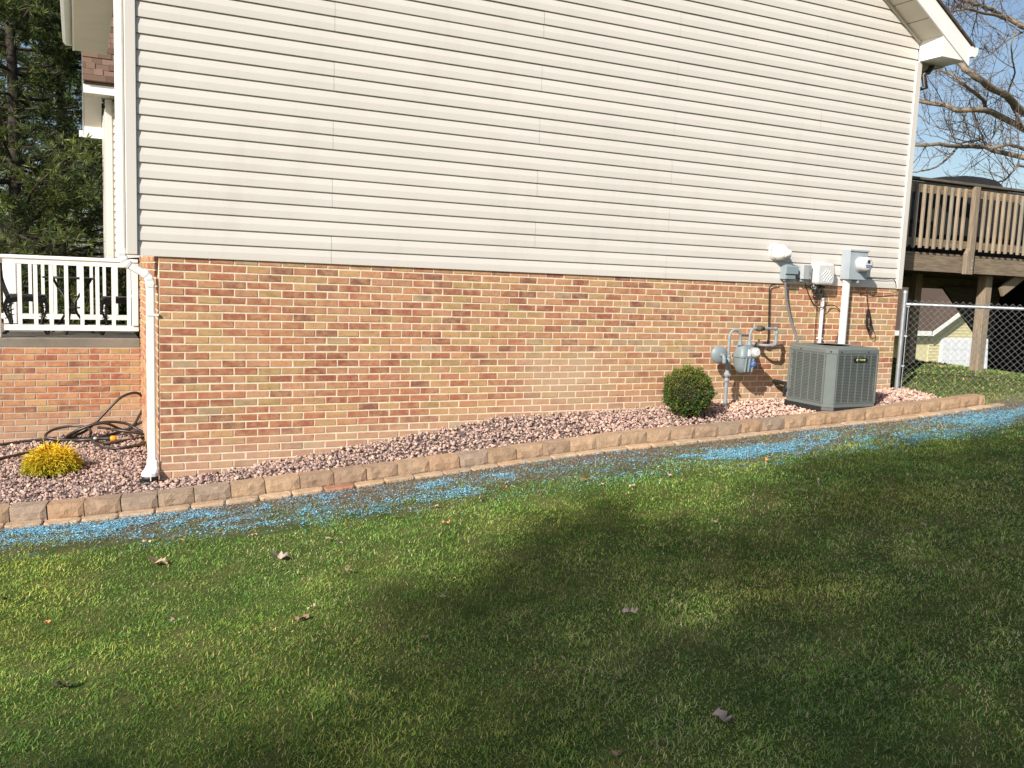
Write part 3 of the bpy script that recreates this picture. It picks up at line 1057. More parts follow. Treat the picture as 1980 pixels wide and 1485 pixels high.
MB().tube([(px_, FNY, -1.6), (px_, FNY, -.075)], .03, 14).lathe((px_, FNY, -.078), (0, 0, 1), [(.034, 0), (.034, .02), (.026, .035), (.012, .045)], 14).build('end_post', M['galv'], fence)
MB().tube([fp(0, -.212), fp(4.6, -.19)], .021, 10).build('top_rail', M['galv'], fence)
for z in (-.245, -.62, -1.0):
    MB().lathe((px_, FNY, z), (0, 0, 1), [(.033, 0), (.033, .022)], 14).bar(fp(.02, z + .01), fp(.065, z + .01), .012, .02).build('tension_band', M['galv'], fence)
MB().bar(fp(.05, -1.35), fp(.05, -.19), .008, .006, up=FD).build('tension_bar', M['galv'], fence)
MB().tube([fp(2.9, -1.7, .04), fp(2.9, -.2, .04)], .026, 12).build('line_post', M['galv'], fence)


def wire_mesh(s0, s1, z0, z1):
    mb = MB(); P = .076; r = .0019; H = z1 - z0
    nseg = 2 * int(H / P)
    sx = s0
    while sx < s1:
        for mir in (0, 1):
            pts = []
            for i in range(nseg + 1):
                o = P * .5 if i % 2 else (P if mir else 0)
                pts.append(fp(sx + o, z1 - i * H / nseg, -.024 + (.003 if i % 2 else -.003) + .002 * mir))
            mb.tube(pts, r, 4, caps=False, smooth=False)
        sx += P
    return mb


tag(wire_mesh(.05, 4.3, -1.52, -.155).build('wire_mesh', M['wire'], fence), kind='stuff')

# ------------------------------------------------------------------ far garage
GY = 23.0
A0 = at(1768, 697, GY); A1 = at(1793, 697, GY); A2 = at(1900, 690, GY)
gx0, gx1 = A0[0], A1[0]
gar = thing('garage', 'pale yellow garage with white door far behind the deck', 'garage', (gx1, GY, -4.6))
ez = at(1793, 640, GY)[2]
gx2 = gx1 + 5.6
GZ = -4.6
mid = (gx1 + gx2) / 2; gp = ez + .56 * (mid - gx1)
MB().prism([(gx1, GY, GZ), (gx2, GY, GZ), (gx2, GY, ez), (mid, GY, gp), (gx1, GY, ez)], (0, .2, 0)).build('front_wall', M['yellow_sid'], gar)
lap = MB()
zz = GZ
while zz < gp - .1:
    d = max(0, (zz + .1 - ez) / .56)
    if gx2 - d - gx1 - d > .3: lap.bar((gx1 + d, GY - .012, zz), (gx2 - d, GY - .012, zz), .02, .035)
    zz += .155
tag(lap.build('lap_edges', M['yellow_sid'], gar), kind='stuff')
MB().box((gx0 - 6.0, GY + 1.2, GZ), (gx1 - .01, GY + 5.5, ez)).build('side_wall', M['yellow_sid'], gar)
MB().box((gx0 - .02, GY + .02, GZ), (gx1 - .01, GY + 1.19, ez - .02)).build('corner_bay', M['yellow_sid'], gar)
MB().prism([(gx0 - 6.2, GY - .3, ez), (gx1 - .1, GY - .3, ez), (gx2, GY + .9, ez + .9), (gx2, GY + 4.2, ez + 3.6), (gx0 - 6.2, GY + 4.2, ez + 3.6)], (0, .05, .05)).build('roof', M['roof'], gar)
MB().prism([(gx1 - .35, GY - .45, ez - .17), (mid, GY - .45, gp - .02), (mid, GY - .45, gp + .2), (gx1 - .35, GY - .45, ez + .05)], (0, 4, 0)).build('roof', M['roof'], gar)
MB().prism([(gx1 - .35, GY - .5, ez - .22), (mid, GY - .5, gp - .02), (mid, GY - .5, gp + .2), (gx1 - .35, GY - .5, ez + .0)], (0, .05, 0)).build('rake_board', M['white'], gar)
MB().prism([(gx2 + .35, GY - .5, ez - .22), (mid, GY - .5, gp - .02), (mid, GY - .5, gp + .2), (gx2 + .35, GY - .5, ez + .0)], (0, .05, 0)).build('rake_board', M['white'], gar)
MB().box((gx0 - 6.2, GY - .4, ez - .22), (gx1 - .3, GY - .3, ez + .02)).build('fascia', M['white'], gar)
d0 = at(1820, 656, GY); d1 = gx2 - (d0[0] - gx1)
MB().box((d0[0] - .09, GY - .06, GZ), (d1 + .09, GY - .03, d0[2] + .09)).build('door_trim', M['white'], gar)
dr = MB().box((d0[0], GY - .075, GZ), (d1, GY - .062, d0[2])).build('garage_door', M['garage_door'], gar)
for rr in range(4):
    for cc in range(6):
        w = (d1 - d0[0]) / 6; h = (d0[2] - GZ) / 4
        MB().box((d0[0] + cc * w + .07, GY - .084, GZ + rr * h + .08), (d0[0] + (cc + 1) * w - .07, GY - .076, GZ + (rr + 1) * h - .08)).build('panel', M['garage_door'], dr)

# ------------------------------------------------------------------ stone edging and pavers
JX = [-1.099, -.844, -.587, -.324, -.055, .218, .499, .771, 1.054, 1.337, 1.614, 1.894, 2.179, 2.457, 2.731, 3.007, 3.275,
      3.552, 3.827, 4.101, 4.38, 4.653, 4.929, 5.206, 5.48, 5.747, 6.03, 6.306, 6.578, 6.857, 7.121, 7.384, 7.657, 7.916,
      8.212, 8.511, 8.80, 8.885]
JX = [-1.099 - .262 * k for k in range(7, 0, -1)] + JX


def stone_variant(L, H, T, seed, nx=7, nz=4, amp=.0055):
    """rock-faced block: front at y=0, length L along x, height H, thickness T"""
    r = np.random.default_rng(seed)
    V = []; F = []
    gx = np.linspace(-L / 2, L / 2, nx); gz = np.linspace(0, H, nz)
    for k, z in enumerate(gz):
        for i, x in enumerate(gx):
            edge = (i in (0, nx - 1)) or (k in (0, nz - 1))
            y = (.008 + r.uniform(-.002, .004)) if edge else r.uniform(-amp, amp * .5)
            V.append((x + (0 if edge else r.uniform(-.008, .008)), y, z + (0 if edge else r.uniform(-.008, .008)) + (r.uniform(-.003, .003) if k == nz - 1 else 0)))
    for k in range(nz - 1):
        for i in range(nx - 1):
            a = k * nx + i
            F += [(a, a + 1, a + nx + 1), (a, a + nx + 1, a + nx)] if (i + k) % 2 else [(a, a + 1, a + nx), (a + 1, a + nx + 1, a + nx)]
    n = len(V)
    V += [(-L / 2 + .004, T, 0), (L / 2 - .004, T, 0), (L / 2 - .004, T, H), (-L / 2 + .004, T, H)]
    top = [(nz - 1) * nx + i for i in range(nx)]
    F.append(tuple(top + [n + 2, n + 3]))
    bot = [i for i in range(nx)]
    F.append(tuple(bot[::-1] + [n, n + 1]))
    F.append(tuple([k * nx for k in range(nz)][::-1] + [n + 3, n][::1]) if False else tuple([k * nx for k in range(nz)] + [n + 3, n]))
    F.append(tuple([k * nx + nx - 1 for k in range(nz)][::-1] + [n + 1, n + 2]))
    F.append((n + 1, n, n + 3, n + 2))
    me = bpy.data.meshes.new('stone'); me.from_pydata(V, [], F)
    bm = bmesh.new(); bm.from_mesh(me); bmesh.ops.recalc_face_normals(bm, faces=bm.faces); bm.to_mesh(me); bm.free()
    me.materials.append(M['stone'])
    return me


SV = [stone_variant(.27, .142, .16, 40 + k) for k in range(8)]
edging = thing('stone_edging', 'low edging of tan rock-faced blocks along the gravel bed', 'edging', (0, -.6, -2.05))
e0 = Vector((0, -.6, -2.05))
SC = [(.30, .215, .125), (.28, .20, .122), (.33, .235, .135), (.27, .205, .13), (.31, .21, .118), (.25, .195, .13)]
for i in range(len(JX) - 1):
    a, b = JX[i], JX[i + 1]
    pa = Vector((a, float(Dy(a)), float(zb(a)) - .008)); pb = Vector((b, float(Dy(b)), float(zb(b)) - .008))
    L = (pb - pa).length
    ax = (pb - pa).normalized(); az = Vector((0, 0, 1)); ay = az.cross(ax).normalized(); az = ax.cross(ay)
    o = link_mesh('stone', SV[random.randrange(8)], edging)
    mid = (pa + pb) / 2 + ay * random.uniform(-.006, .006) + az * random.uniform(-.003, .003)
    m = Matrix((ax, ay, az)).transposed().to_4x4()
    jt = .009 if b < .2 else (.006 if b < 2 else .0035)
    o.matrix_local = Matrix.Translation(mid - e0) @ m @ Matrix.Diagonal(((L - jt) / .27, 1, 1, 1)).to_4x4()
    c = random.choice(SC); s = random.uniform(.92, 1.08)
    if b > 6.5: c = (.31, .215, .12)
    s *= 1.2
    o.color = (c[0] * s * 1.04, c[1] * s, c[2] * s * 1.12, 1)

pav = thing('paver_border', 'border of flat tan pavers along the foot of the stone edging', 'border', (0, -.7, -2.05))
e1_ = Vector((0, -.7, -2.05))


def paver_variant(seed):
    r = random.Random(seed)
    mb = MB()
    R0 = [rring((0, 0, z), (1, 0, 0), (0, 1, 0), .256 * s, .115 * s2, .03, 3) for z, s, s2 in ((0, 1, 1), (.038, 1, 1), (.047, .975, .94), (.05, .93, .86))]
    R0 = [[p + np.array([r.uniform(-.002, .002), r.uniform(-.002, .002), r.uniform(-.0015, .0015)]) for p in q] for q in R0]
    mb.loft(R0, smooth=False)
    return mb.mesh('paver', M['stone'])


PVV = [paver_variant(k) for k in range(5)]
x = -2.7
while x < 9.05:
    L = .262
    a, b = x, x + L * .99
    pa = Vector((a, float(Dy(a)) - .060, float(zb(a)) - .022)); pb = Vector((b, float(Dy(b)) - .060, float(zb(b)) - .022))
    ax = (pb - pa).normalized(); az = Vector((0, 0, 1)); ay = az.cross(ax).normalized(); az = ax.cross(ay)
    o = link_mesh('paver', random.choice(PVV), pav)
    m = Matrix((ax, ay, az)).transposed().to_4x4()
    o.matrix_local = Matrix.Translation((pa + pb) / 2 - e1_ + Vector((0, random.uniform(-.008, .008), random.uniform(-.005, .004)))) @ m @ Matrix.Rotation(R(random.uniform(-2.5, 2.5)), 4, 'Z')
    s = random.uniform(.88, 1.12); c = random.choice([(.47, .335, .22), (.44, .32, .215), (.49, .335, .21)])
    if 1.0 < x < 1.25: c = (.42, .20, .12)
    o.color = (c[0] * s, c[1] * s, c[2] * s, 1)
    x += L

# ------------------------------------------------------------------ gravel
ICO_V = None


def ico():
    bm = bmesh.new(); bmesh.ops.create_icosphere(bm, subdivisions=1, radius=1)
    V = np.array([v.co[:] for v in bm.verts]); F = np.array([[v.index for v in f.verts] for f in bm.faces]); bm.free()
    return V, F


IV, IF = ico()


def gravel():
    n = 110000
    x = rng.uniform(-2.4, 9.0, n); y = rng.uniform(-1.2, 2.5, n)
    k = in_bed(x, y); x = x[k]; y = y[k]
    dens = np.where(x < 0, 1300, 1500)
    keepn = 19500
    sel = rng.permutation(len(x))[:keepn]
    x = x[sel]; y = y[sel]; n = len(x)
    z = gravel_z(x, y) + rng.uniform(-.022, .008, n)
    # stones thin out where the bed meets the wall
    s = rng.uniform(.0075, .0165, n) * rng.choice([.7, 1, 1, 1.3], n)
    sc = s[:, None] * rng.uniform(.55, 1.25, (n, 3)); sc[:, 2] *= .85
    V = IV[None] * (1 + rng.uniform(-.28, .28, (n, 12))[:, :, None])
    V = V * sc[:, None, :]
    a = rng.uniform(0, 6.28, n); b = rng.uniform(-.7, .7, n)
    ca, sa, cb, sb = np.cos(a), np.sin(a), np.cos(b), np.sin(b)
    X = V[:, :, 0] * cb[:, None] + V[:, :, 2] * sb[:, None]
    Z = -V[:, :, 0] * sb[:, None] + V[:, :, 2] * cb[:, None]
    Y = V[:, :, 1]
    X, Y = X * ca[:, None] - Y * sa[:, None], X * sa[:, None] + Y * ca[:, None]
    P = np.stack([X + x[:, None], Y + y[:, None], Z + z[:, None]], -1)
    base = np.array([[.34, .25, .225], [.42, .305, .26], [.25, .185, .18], [.48, .36, .30], [.19, .15, .15], [.37, .265, .235]])
    pr = np.array([.25, .2, .2, .12, .08, .15])
    c = base[rng.choice(6, n, p=pr)] * rng.uniform(.88, 1.38, n)[:, None]
    w = np.clip(vnoise(x, y, 1.3, 3) * 1.6 - .4 + (x - 3) * .12, 0, 1)[:, None]
    c = c * (1 - .0 * w) * np.where(w > .5, 1.12, .92) * (1 + w * np.array([.12, .04, -.02]))
    c = c * np.array([1.17, 1.12, 1.06])
    C = np.repeat(c, 12, 0)
    idx = (IF[None] + (np.arange(n) * 12)[:, None, None]).ravel()
    me = np_mesh('gravel', P.reshape(-1, 3), np.full(n * 20, 3), C, M['gravel'], False, idx)
    tag(link_mesh('gravel', me), 'mauve and pink crushed stone filling the bed', 'gravel', kind='stuff')


gravel()


# ------------------------------------------------------------------ grass
def blades(name, x, y, z, L, W, colr, lean, mat, ang=None):
    n = len(x)
    if ang is None: ang = rng.uniform(0, 6.283, n)
    th = ang + rng.uniform(-.6, .6, n)
    dx, dy = np.cos(th), np.sin(th)
    px_, py_ = -np.sin(ang + rng.uniform(-1, 1, n)), np.cos(ang + rng.uniform(-1, 1, n))
    o = np.stack([x, y, z], 1)
    side = np.stack([px_, py_, np.zeros(n)], 1) * (W / 2)[:, None]
    up1 = np.stack([dx * lean * .35, dy * lean * .35, np.full(n, 1.0)], 1); up1 /= np.linalg.norm(up1, axis=1)[:, None]
    up2 = np.stack([dx * lean * 1.25, dy * lean * 1.25, np.full(n, .75)], 1); up2 /= np.linalg.norm(up2, axis=1)[:, None]
    m = o + up1 * (L * .55)[:, None]; t = m + up2 * (L * .5)[:, None]
    V = np.stack([o - side, o + side, m + side * .8, m - side * .8, t], 1)
    k = np.arange(n)[:, None] * 5
    idx = np.concatenate([k + np.array([[0, 1, 2, 3]]), k + np.array([[3, 2, 4]])], 1).ravel()
    sizes = np.tile([4, 3], n)
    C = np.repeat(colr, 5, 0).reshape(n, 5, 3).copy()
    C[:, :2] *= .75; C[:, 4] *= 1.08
    return np_mesh(name, V.reshape(-1, 3), sizes, C.reshape(-1, 3), mat, False, idx)


def bed_right(y):
    return np.interp(y, [-1.25, -.05], [8.40, 8.95])


def lawn_mask(x, y):
    outside = y < Dy(x) - .125
    right = (x > 8.93) & (y < 6)
    right2 = (x > bed_right(y) + .02) & (y > Dy(np.minimum(x, 8.88)) + .2) & (y < .0)
    return outside | right | right2


def lawn():
    xs = []; ys = []; ws = []
    # density falls with distance from the viewer
    for d0, d1, dens, w in ((1.2, 3.6, 13500, .0031), (3.6, 5.2, 11000, .0036), (5.2, 7.2, 6500, .0048), (7.2, 9.5, 4200, .006), (9.5, 13, 2300, .009), (13, 22, 500, .02)):
        area = math.pi * (d1 ** 2 - d0 ** 2)
        az0, az1 = (-16, 66)
        n = int(area * dens * (az1 - az0) / 360)
        d = np.sqrt(rng.uniform(d0 ** 2, d1 ** 2, n)); a = np.radians(rng.uniform(az0, az1, n))
        x = CAM[0] + d * np.sin(a); y = CAM[1] + d * np.cos(a)
        k = lawn_mask(x, y)
        x = x[k]; y = y[k]
        xs.append(x); ys.append(y); ws.append(np.full(len(x), w))
    x = np.concatenate(xs); y = np.concatenate(ys); w = np.concatenate(ws)
    # bare earth close to the pavers, patchy
    e = Dy(x) - y
    bare = (e < .75 + .6 * vnoise(x, y, 1.7, 8)) & (e > 0)
    pk = np.where(bare, np.clip((e - .1) * 1.0, 0, 1) * np.clip(vnoise(x, y, 4, 2) * 2.4 - .55, 0, 1), 1.0)
    pk *= np.clip(.35 + 1.5 * vnoise(x, y, 9, 5), .25, 1)
    k = rng.uniform(0, 1, len(x)) < pk
    x = x[k]; y = y[k]; w = w[k]; e = e[k]; n = len(x)
    z = ground(x, y) - .004
    big = vnoise(x, y, .9, 1); med = vnoise(x, y, 3.1, 4); fin = vnoise(x, y, 11, 6)
    L = (.016 + .022 * rng.uniform(0, 1, n)) * (.6 + .7 * fin) * np.where(w > .01, 1.3, 1)
    g = np.array([.150, .250, .052]); y_ = np.array([.275, .32, .08]); st = np.array([.46, .385, .215]); dk = np.array([.088, .178, .042])
    u = rng.uniform(0, 1, n)
    c = np.tile(g, (n, 1))
    ky = u < (.18 + .4 * (big > .5) * (med > .45)); c[ky] = y_
    kd = (u > .72) & (big < .6); c[kd] = dk
    stp = .045 + .22 * np.clip(1.9 * (vnoise(x, y, 1.6, 9) - .52), 0, 1) + .21 * np.clip((x - .2) / 3, 0, 1) * np.clip((-y - 2.6) / 1.5, 0, 1)
    ks = rng.uniform(0, 1, n) < stp; c[ks] = st
    right = (x > 8.8) & (y > -1.6); c[right & (u < .45)] = (.30, .27, .10)
    patch = .62 + .55 * vnoise(x, y, 2.3, 21) + .35 * vnoise(x, y, 7.5, 22)
    c = c * (rng.uniform(.72, 1.3, n) * patch)[:, None]
    warm = np.clip(vnoise(x, y, 1.1, 23) * 2 - .8, 0, 1)[:, None]
    c = c * (1 + warm * np.array([.28, .10, -.1]))
    c = c * np.array([1.06, 1.17, 1.08])
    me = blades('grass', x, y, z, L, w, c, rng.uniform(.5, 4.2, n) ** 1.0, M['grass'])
    tag(link_mesh('grass', me), 'short patchy lawn grass with straw-coloured blades', 'grass', kind='stuff')


lawn()


def blue_mulch():
    n = 560000
    x = rng.uniform(-2.2, 10.2, n); e = rng.uniform(.1, 1.5, n)
    y = Dy(x) - e
    dist = np.hypot(x - CAM[0], y - CAM[1])
    f = vnoise(x, y * 1.6, 1.5, 31) * .5 + vnoise(x, y * 2, 4.2, 32) * .3 + vnoise(x, y, 14, 33) * .2
    band = np.exp(-((e - np.interp(x, [-1, 1, 4], [.42, .5, .68]) - .12 * np.sin(x * 1.3 + .5)) / np.interp(x, [-1, 1, 4], [.28, .33, .42])) ** 2) * np.clip((9.6 - x) / .8, 0, 1)
    p = np.clip((f - .475) * 7.0, 0, 1) * band
    p = np.maximum(p, .09 * band) * .72 * np.interp(x, [5, 8, 9.5], [1, .8, .6])
    k = rng.uniform(0, 1, n) < p
    x, y, p = x[k], y[k], p[k]; n = len(x)
    z = ground(x, y) + rng.uniform(.002, .022, n)
    s = rng.uniform(.0022, .0068, n); asp = rng.uniform(.2, .7, n)
    a = rng.uniform(0, 6.28, n); tl = rng.uniform(-.5, .5, (n, 2))
    u = np.stack([np.cos(a), np.sin(a), tl[:, 0]], 1) * s[:, None]
    v = np.stack([-np.sin(a), np.cos(a), tl[:, 1]], 1) * (s * asp)[:, None]
    o = np.stack([x, y, z], 1)
    V = np.stack([o - u - v, o + u - v, o + u * .8 + v, o - u * .9 + v], 1)
    cc = np.array([[.16, .48, .70], [.28, .60, .78], [.11, .38, .56], [.36, .52, .56], [.20, .38, .42]])
    c = cc[rng.choice(5, n, p=[.34, .26, .18, .12, .10])] * rng.uniform(.8, 1.2, n)[:, None]
    me = np_mesh('blue_mulch', V.reshape(-1, 3), np.full(n, 4), np.repeat(c, 4, 0), M['mulch'])
    tag(link_mesh('blue_mulch', me), 'scattered blue hydroseed mulch in patches along the edging', 'mulch', kind='stuff')
    # dry soil crumbs and dead thatch between the patches
    n = 45000
    x = rng.uniform(-2.2, 10.2, n); e = rng.uniform(.09, 1.2, n) ** 1.0
    y = Dy(x) - e; z = ground(x, y) + rng.uniform(0, .008, n)
    k = rng.uniform(0, 1, n) < np.clip(1.15 - e * .9, 0, 1); x, y, z = x[k], y[k], z[k]; n = len(x)
    c = np.array([[.17, .115, .065], [.24, .175, .10], [.11, .075, .045], [.30, .23, .14]])[rng.choice(4, n)] * rng.uniform(.8, 1.2, n)[:, None]
    me = blades('thatch', x, y, z, rng.uniform(.012, .035, n), rng.uniform(.003, .006, n), c, rng.uniform(1.5, 5, n), M['mulch'])
    tag(link_mesh('thatch', me), 'dry brown thatch and bare soil crumbs beside the pavers', 'thatch', kind='stuff')


blue_mulch()

# ------------------------------------------------------------------ air conditioner
AX0, AX1, AY0, AY1, AZ0, AZ1 = 6.665, 7.445, -.95, -.24, -1.335, -.700
ac = thing('air_conditioner', 'square grey-green outdoor air conditioner with louvred sides on a black base', 'air conditioner', (7.01, -.6, -1.42))


def octo(i, c, z):
    x0, x1, y0, y1 = AX0 + i, AX1 - i, AY0 + i, AY1 - i
    return [np.array(p) for p in ((x0, y0 + c, z), (x0 + c, y0, z), (x1 - c, y0, z), (x1, y0 + c, z), (x1, y1 - c, z), (x1 - c, y1, z), (x0 + c, y1, z), (x0, y1 - c, z))]


CH = .09
MB().loft([octo(.02, CH, AZ0 + .01), octo(.02, CH, AZ1 - .02)], smooth=False).build('coil', M['ac_dark'], ac)
mb = MB()
mb.loft([octo(-.006, CH, AZ1 - .055), octo(-.006, CH, AZ1 - .012), octo(.006, CH, AZ1)], smooth=False, caps=False)
mb.loft([octo(.006, CH, AZ1), octo(.14, CH, AZ1 + .018), octo(.16, CH, AZ1 + .004)], smooth=False, caps=True)
mb.build('top_cover', M['ac'], ac)
for k in range(7):
    MB().lathe((7.01, -.595, AZ1 + .006), (0, 0, 1), [(.05 + k * .03 + .004, 0), (.05 + k * .03 + .004, .006), (.05 + k * .03, .006)], 24).build('fan_guard_ring', M['ac_dark'], ac)
MB().loft([octo(-.004, CH, AZ0 - .006), octo(-.004, CH, AZ0 + .026)], smooth=False).build('base_rail', M['ac'], ac)
for q in ([(AX0, AY0 + CH), (AX0 + CH, AY0)], [(AX1 - CH, AY0), (AX1, AY0 + CH)], [(AX0 + CH, AY1), (AX0, AY1 - CH)], [(AX1, AY1 - CH), (AX1 - CH, AY1)]):
    a = np.array([*q[0], 0]); b = np.array([*q[1], 0]); d = (b - a) / np.linalg.norm(b - a); nn = np.array([d[1], -d[0], 0])
    a = a - d * .012; b = b + d * .012
    mb = MB()
    mb.prism([(a[0], a[1], AZ0 + .027), (b[0], b[1], AZ0 + .027), (b[0], b[1], AZ1 - .056), (a[0], a[1], AZ1 - .056)], nn * -.012)
    mb.build('corner_panel', M['ac'], ac)


def grille(p, q, nrm, ncol):
    """louvre grid on the face from p to q (ground plan points)"""
    mb = MB(); p = np.array([*p, 0.]); q = np.array([*q, 0.]); L = np.linalg.norm(q - p); d = (q - p) / L; nrm = np.array(nrm, float)
    z0, z1 = AZ0 + .03, AZ1 - .058
    for k in range(ncol + 1):
        c = p + d * L * k / ncol
        w = .022 if k in (0, ncol) else .013
        mb.obox(c + np.array([0, 0, (z0 + z1) / 2]) + nrm * .002, d, nrm, (0, 0, 1), w, .008, z1 - z0)
    nr_ = 33
    for i in range(nr_ + 1):
        z = z0 + (z1 - z0) * i / nr_
        h = .03 if i in (0, nr_) else .0092
        mb.obox((p + q) / 2 + np.array([0, 0, z]), d, nrm * .94 + np.array([0, 0, -.34]), np.array([0, 0, .94]) + nrm * .34, L, .010, h)
    return mb


tag(grille((AX0, AY1 - CH), (AX0, AY0 + CH), (-1, 0, 0), 5).build('side_louvres', M['ac'], ac), kind='stuff')
tag(grille((AX0 + CH, AY0), (AX1 - CH, AY0), (0, -1, 0), 6).build('front_louvres', M['ac'], ac), kind='stuff')
tag(grille((AX1, AY0 + CH), (AX1, AY1 - CH), (1, 0, 0), 5).build('side_louvres', M['ac'], ac), kind='stuff')
mb = MB(); mb.loft([octo(-.02, CH, AZ0 - .075), octo(-.02, CH, AZ0 - .04), octo(-.012, CH, AZ0 - .008)], smooth=False)
mb.build('base_pan', M['black'], ac)
MB().box((AX0 + .08, AY0 + .1, AZ0 - .12), (AX1 - .05, AY1 - .05, AZ0 - .076)).build('pad', M['black'], ac)
for bx, by, nx, ny in ((6.80, AY0, 0, -1), (7.20, AY0, 0, -1), (6.70, -.9, -.7, -.7), (AX0, -.5, -1, 0)):
    MB().lathe((bx, by, AZ1 - .035), (nx, ny, 0), [(.009, .004), (.009, .010), (.003, .012)], 8).build('screw', M['ac_dark'], ac)
# badge with its lettering
bc = at(1664, 696, AY0 - .012)
badge = MB(); badge.loft([rring((bc[0], AY0 - .008, bc[2]), (1, 0, 0), (0, 0, 1), .20, .042, .02, 4), rring((bc[0], AY0 - .018, bc[2]), (1, 0, 0), (0, 0, 1), .20, .042, .02, 4),
                          rring((bc[0], AY0 - .022, bc[2]), (1, 0, 0), (0, 0, 1), .186, .030, .014, 4)], smooth=False)
badge = badge.build('badge', M['badge'], ac)
me = text_mesh('TRANE', .030, .001); me.materials.append(M['badge_y'])
o = link_mesh('lettering', me, badge, Vector((bc[0] + .015, AY0 - .024, bc[2])) - Vector(ac.location)); o.rotation_euler = (R(90), 0, 0)
MB().lathe((bc[0] - .055, AY0 - .022, bc[2]), (0, -1, 0), [(.015, 0), (.015, .002), (.011, .003)], 16).build('emblem', M['badge_y'], badge)
MB().lathe((bc[0] - .055, AY0 - .0252, bc[2]), (0, -1, 0), [(.008, 0), (.008, .001), (.001, .001)], 12).build('emblem_centre', M['badge'], badge)
# insulated lines into the wall
ls = thing('line_set', 'black insulated refrigerant lines from the wall to the air conditioner', 'pipes', (6.5, -.1, -1.2))
a = at(1497, 737, -.02); b = at(1530, 746, -.3)
MB().tube([(a[0] + .02, .02, a[2]), (a[0], -.05, a[2]), (a[0] + .06, -.14, a[2] - .012), (6.66, -.33, a[2] - .06), (6.72, -.36, a[2] - .07)], .024, 10).build('insulated_line', M['black'], ls)
MB().tube([(a[0] + .04, .02, a[2] - .045), (a[0] + .03, -.04, a[2] - .05), (a[0] + .1, -.10, a[2] - .07), (6.66, -.28, a[2] - .13), (6.72, -.32, a[2] - .14)], .013, 8).build('liquid_line', M['cable'], ls)

# ------------------------------------------------------------------ gas meter
GYm = -.20
gm = thing('gas_meter', 'grey gas meter with looped pipes and regulator on the brick wall', 'gas meter', (5.9, GYm, -1.38))


def gp_(px, py, Y=GYm): return at(px, py, Y)


r0 = gp_(1403, 790); r1 = gp_(1407, 735); r2 = gp_(1408, 690); r3 = gp_(1411, 655)
MB().tube([(r2[0], GYm, -1.6), (r2[0], GYm, r2[2] - .02)], .020, 10).build('riser', M['pipe'], gm)
MB().lathe((r2[0], GYm, r1[2] - .02), (0, 0, 1), [(.022, 0), (.03, .005), (.03, .03), (.022, .035), (.022, .055), (.034, .06), (.034, .10), (.024, .11), (.02, .15)], 12).tube([(r2[0], GYm - .05, r1[2] + .06), (r2[0], GYm + .03, r1[2] + .06)], .015, 8).build('service_valve', M['pipe'], gm)
MB().tube([(r2[0], GYm, r1[2] + .11), (r2[0], GYm, r2[2] - .06)], .017, 8).build('nipple', M['rust'], gm)
MB().lathe((r2[0], GYm, r2[2] - .07), (0, 0, 1), [(.024, 0), (.034, .008), (.034, .05), (.024, .055), (.03, .06), (.03, .085), (.02, .1)], 10).build('tee', M['pipe'], gm)
# regulator: a flanged disc facing the viewer with a vent spout
rc = gp_(1393, 686, GYm - .02)
rg = MB().lathe((rc[0] + .01, GYm + .02, rc[2]), (-.28, -1, .03), [(.05, -.03), (.092, -.012), (.096, 0), (.096, .012), (.088, .018), (.070, .03), (.04, .04), (.02, .042)], 26).build('regulator', M['gas'], gm)
MB().tube([(rc[0] + .01, GYm - .02, rc[2]), (rc[0] + .005, GYm - .07, rc[2] - .005), (rc[0] + .005, GYm - .085, rc[2] - .04), (rc[0] + .005, GYm - .085, rc[2] - .085)], .023, 10).build('vent_spout', M['gas'], gm)
MB().tube([(rc[0] + .02, GYm, rc[2]), (r2[0], GYm, rc[2])], .022, 10).build('regulator_neck', M['pipe'], gm)
# U loop from riser to the meter inlet
i0 = gp_(1431, 664)
top = gp_(1422, 638)
u = [(r2[0], GYm, r2[2] + .03)]
cx = (r2[0] + i0[0]) / 2; rad = (i0[0] - r2[0]) / 2
zc = top[2] - rad
u += [(r2[0], GYm, zc)] + [(cx - rad * math.cos(t_), GYm, zc + rad * math.sin(t_)) for t_ in np.linspace(.25, math.pi - .25, 9)] + [(i0[0], GYm, zc), (i0[0], GYm, i0[2] - .01)]
MB().tube(u, .0155, 10).build('inlet_loop', M['pipe'], gm)
o0 = gp_(1449, 664)
for p in (i0, o0):
    MB().lathe((p[0], GYm, p[2] - .025), (0, 0, 1), [(.028, 0), (.034, .004), (.034, .02), (.024, .028), (.024, .05), (.019, .055)], 12).build('swivel_nut', M['gas'], gm)
MB().bar((i0[0], GYm, i0[2] + .09), (o0[0], GYm, i0[2] + .09), .004, .028).build('meter_bar', M['rust'], gm)
b0 = gp_(1452, 645); b1 = gp_(1462, 635); b2 = gp_(1502, 634); b3 = gp_(1502, 668); b4 = gp_(1484, 668)
MB().tube([(o0[0], GYm, o0[2] + .02), (o0[0], GYm, b0[2] - .01), (o0[0] + .018, GYm, b1[2] - .022), (o0[0] + .05, GYm, b1[2] - .002), (o0[0] + .085, GYm, b1[2])], .0165, 10).build('outlet_bend', M['pipe'], gm)
MB().lathe((o0[0] + .08, GYm, b1[2]), (1, 0, 0), [(.018, 0), (.03, .012), (.03, .035), (.036, .04), (.036, .07), (.028, .075), (.024, .11), (.018, .12)], 10).build('union', M['rust'], gm)
xo = b2[0]
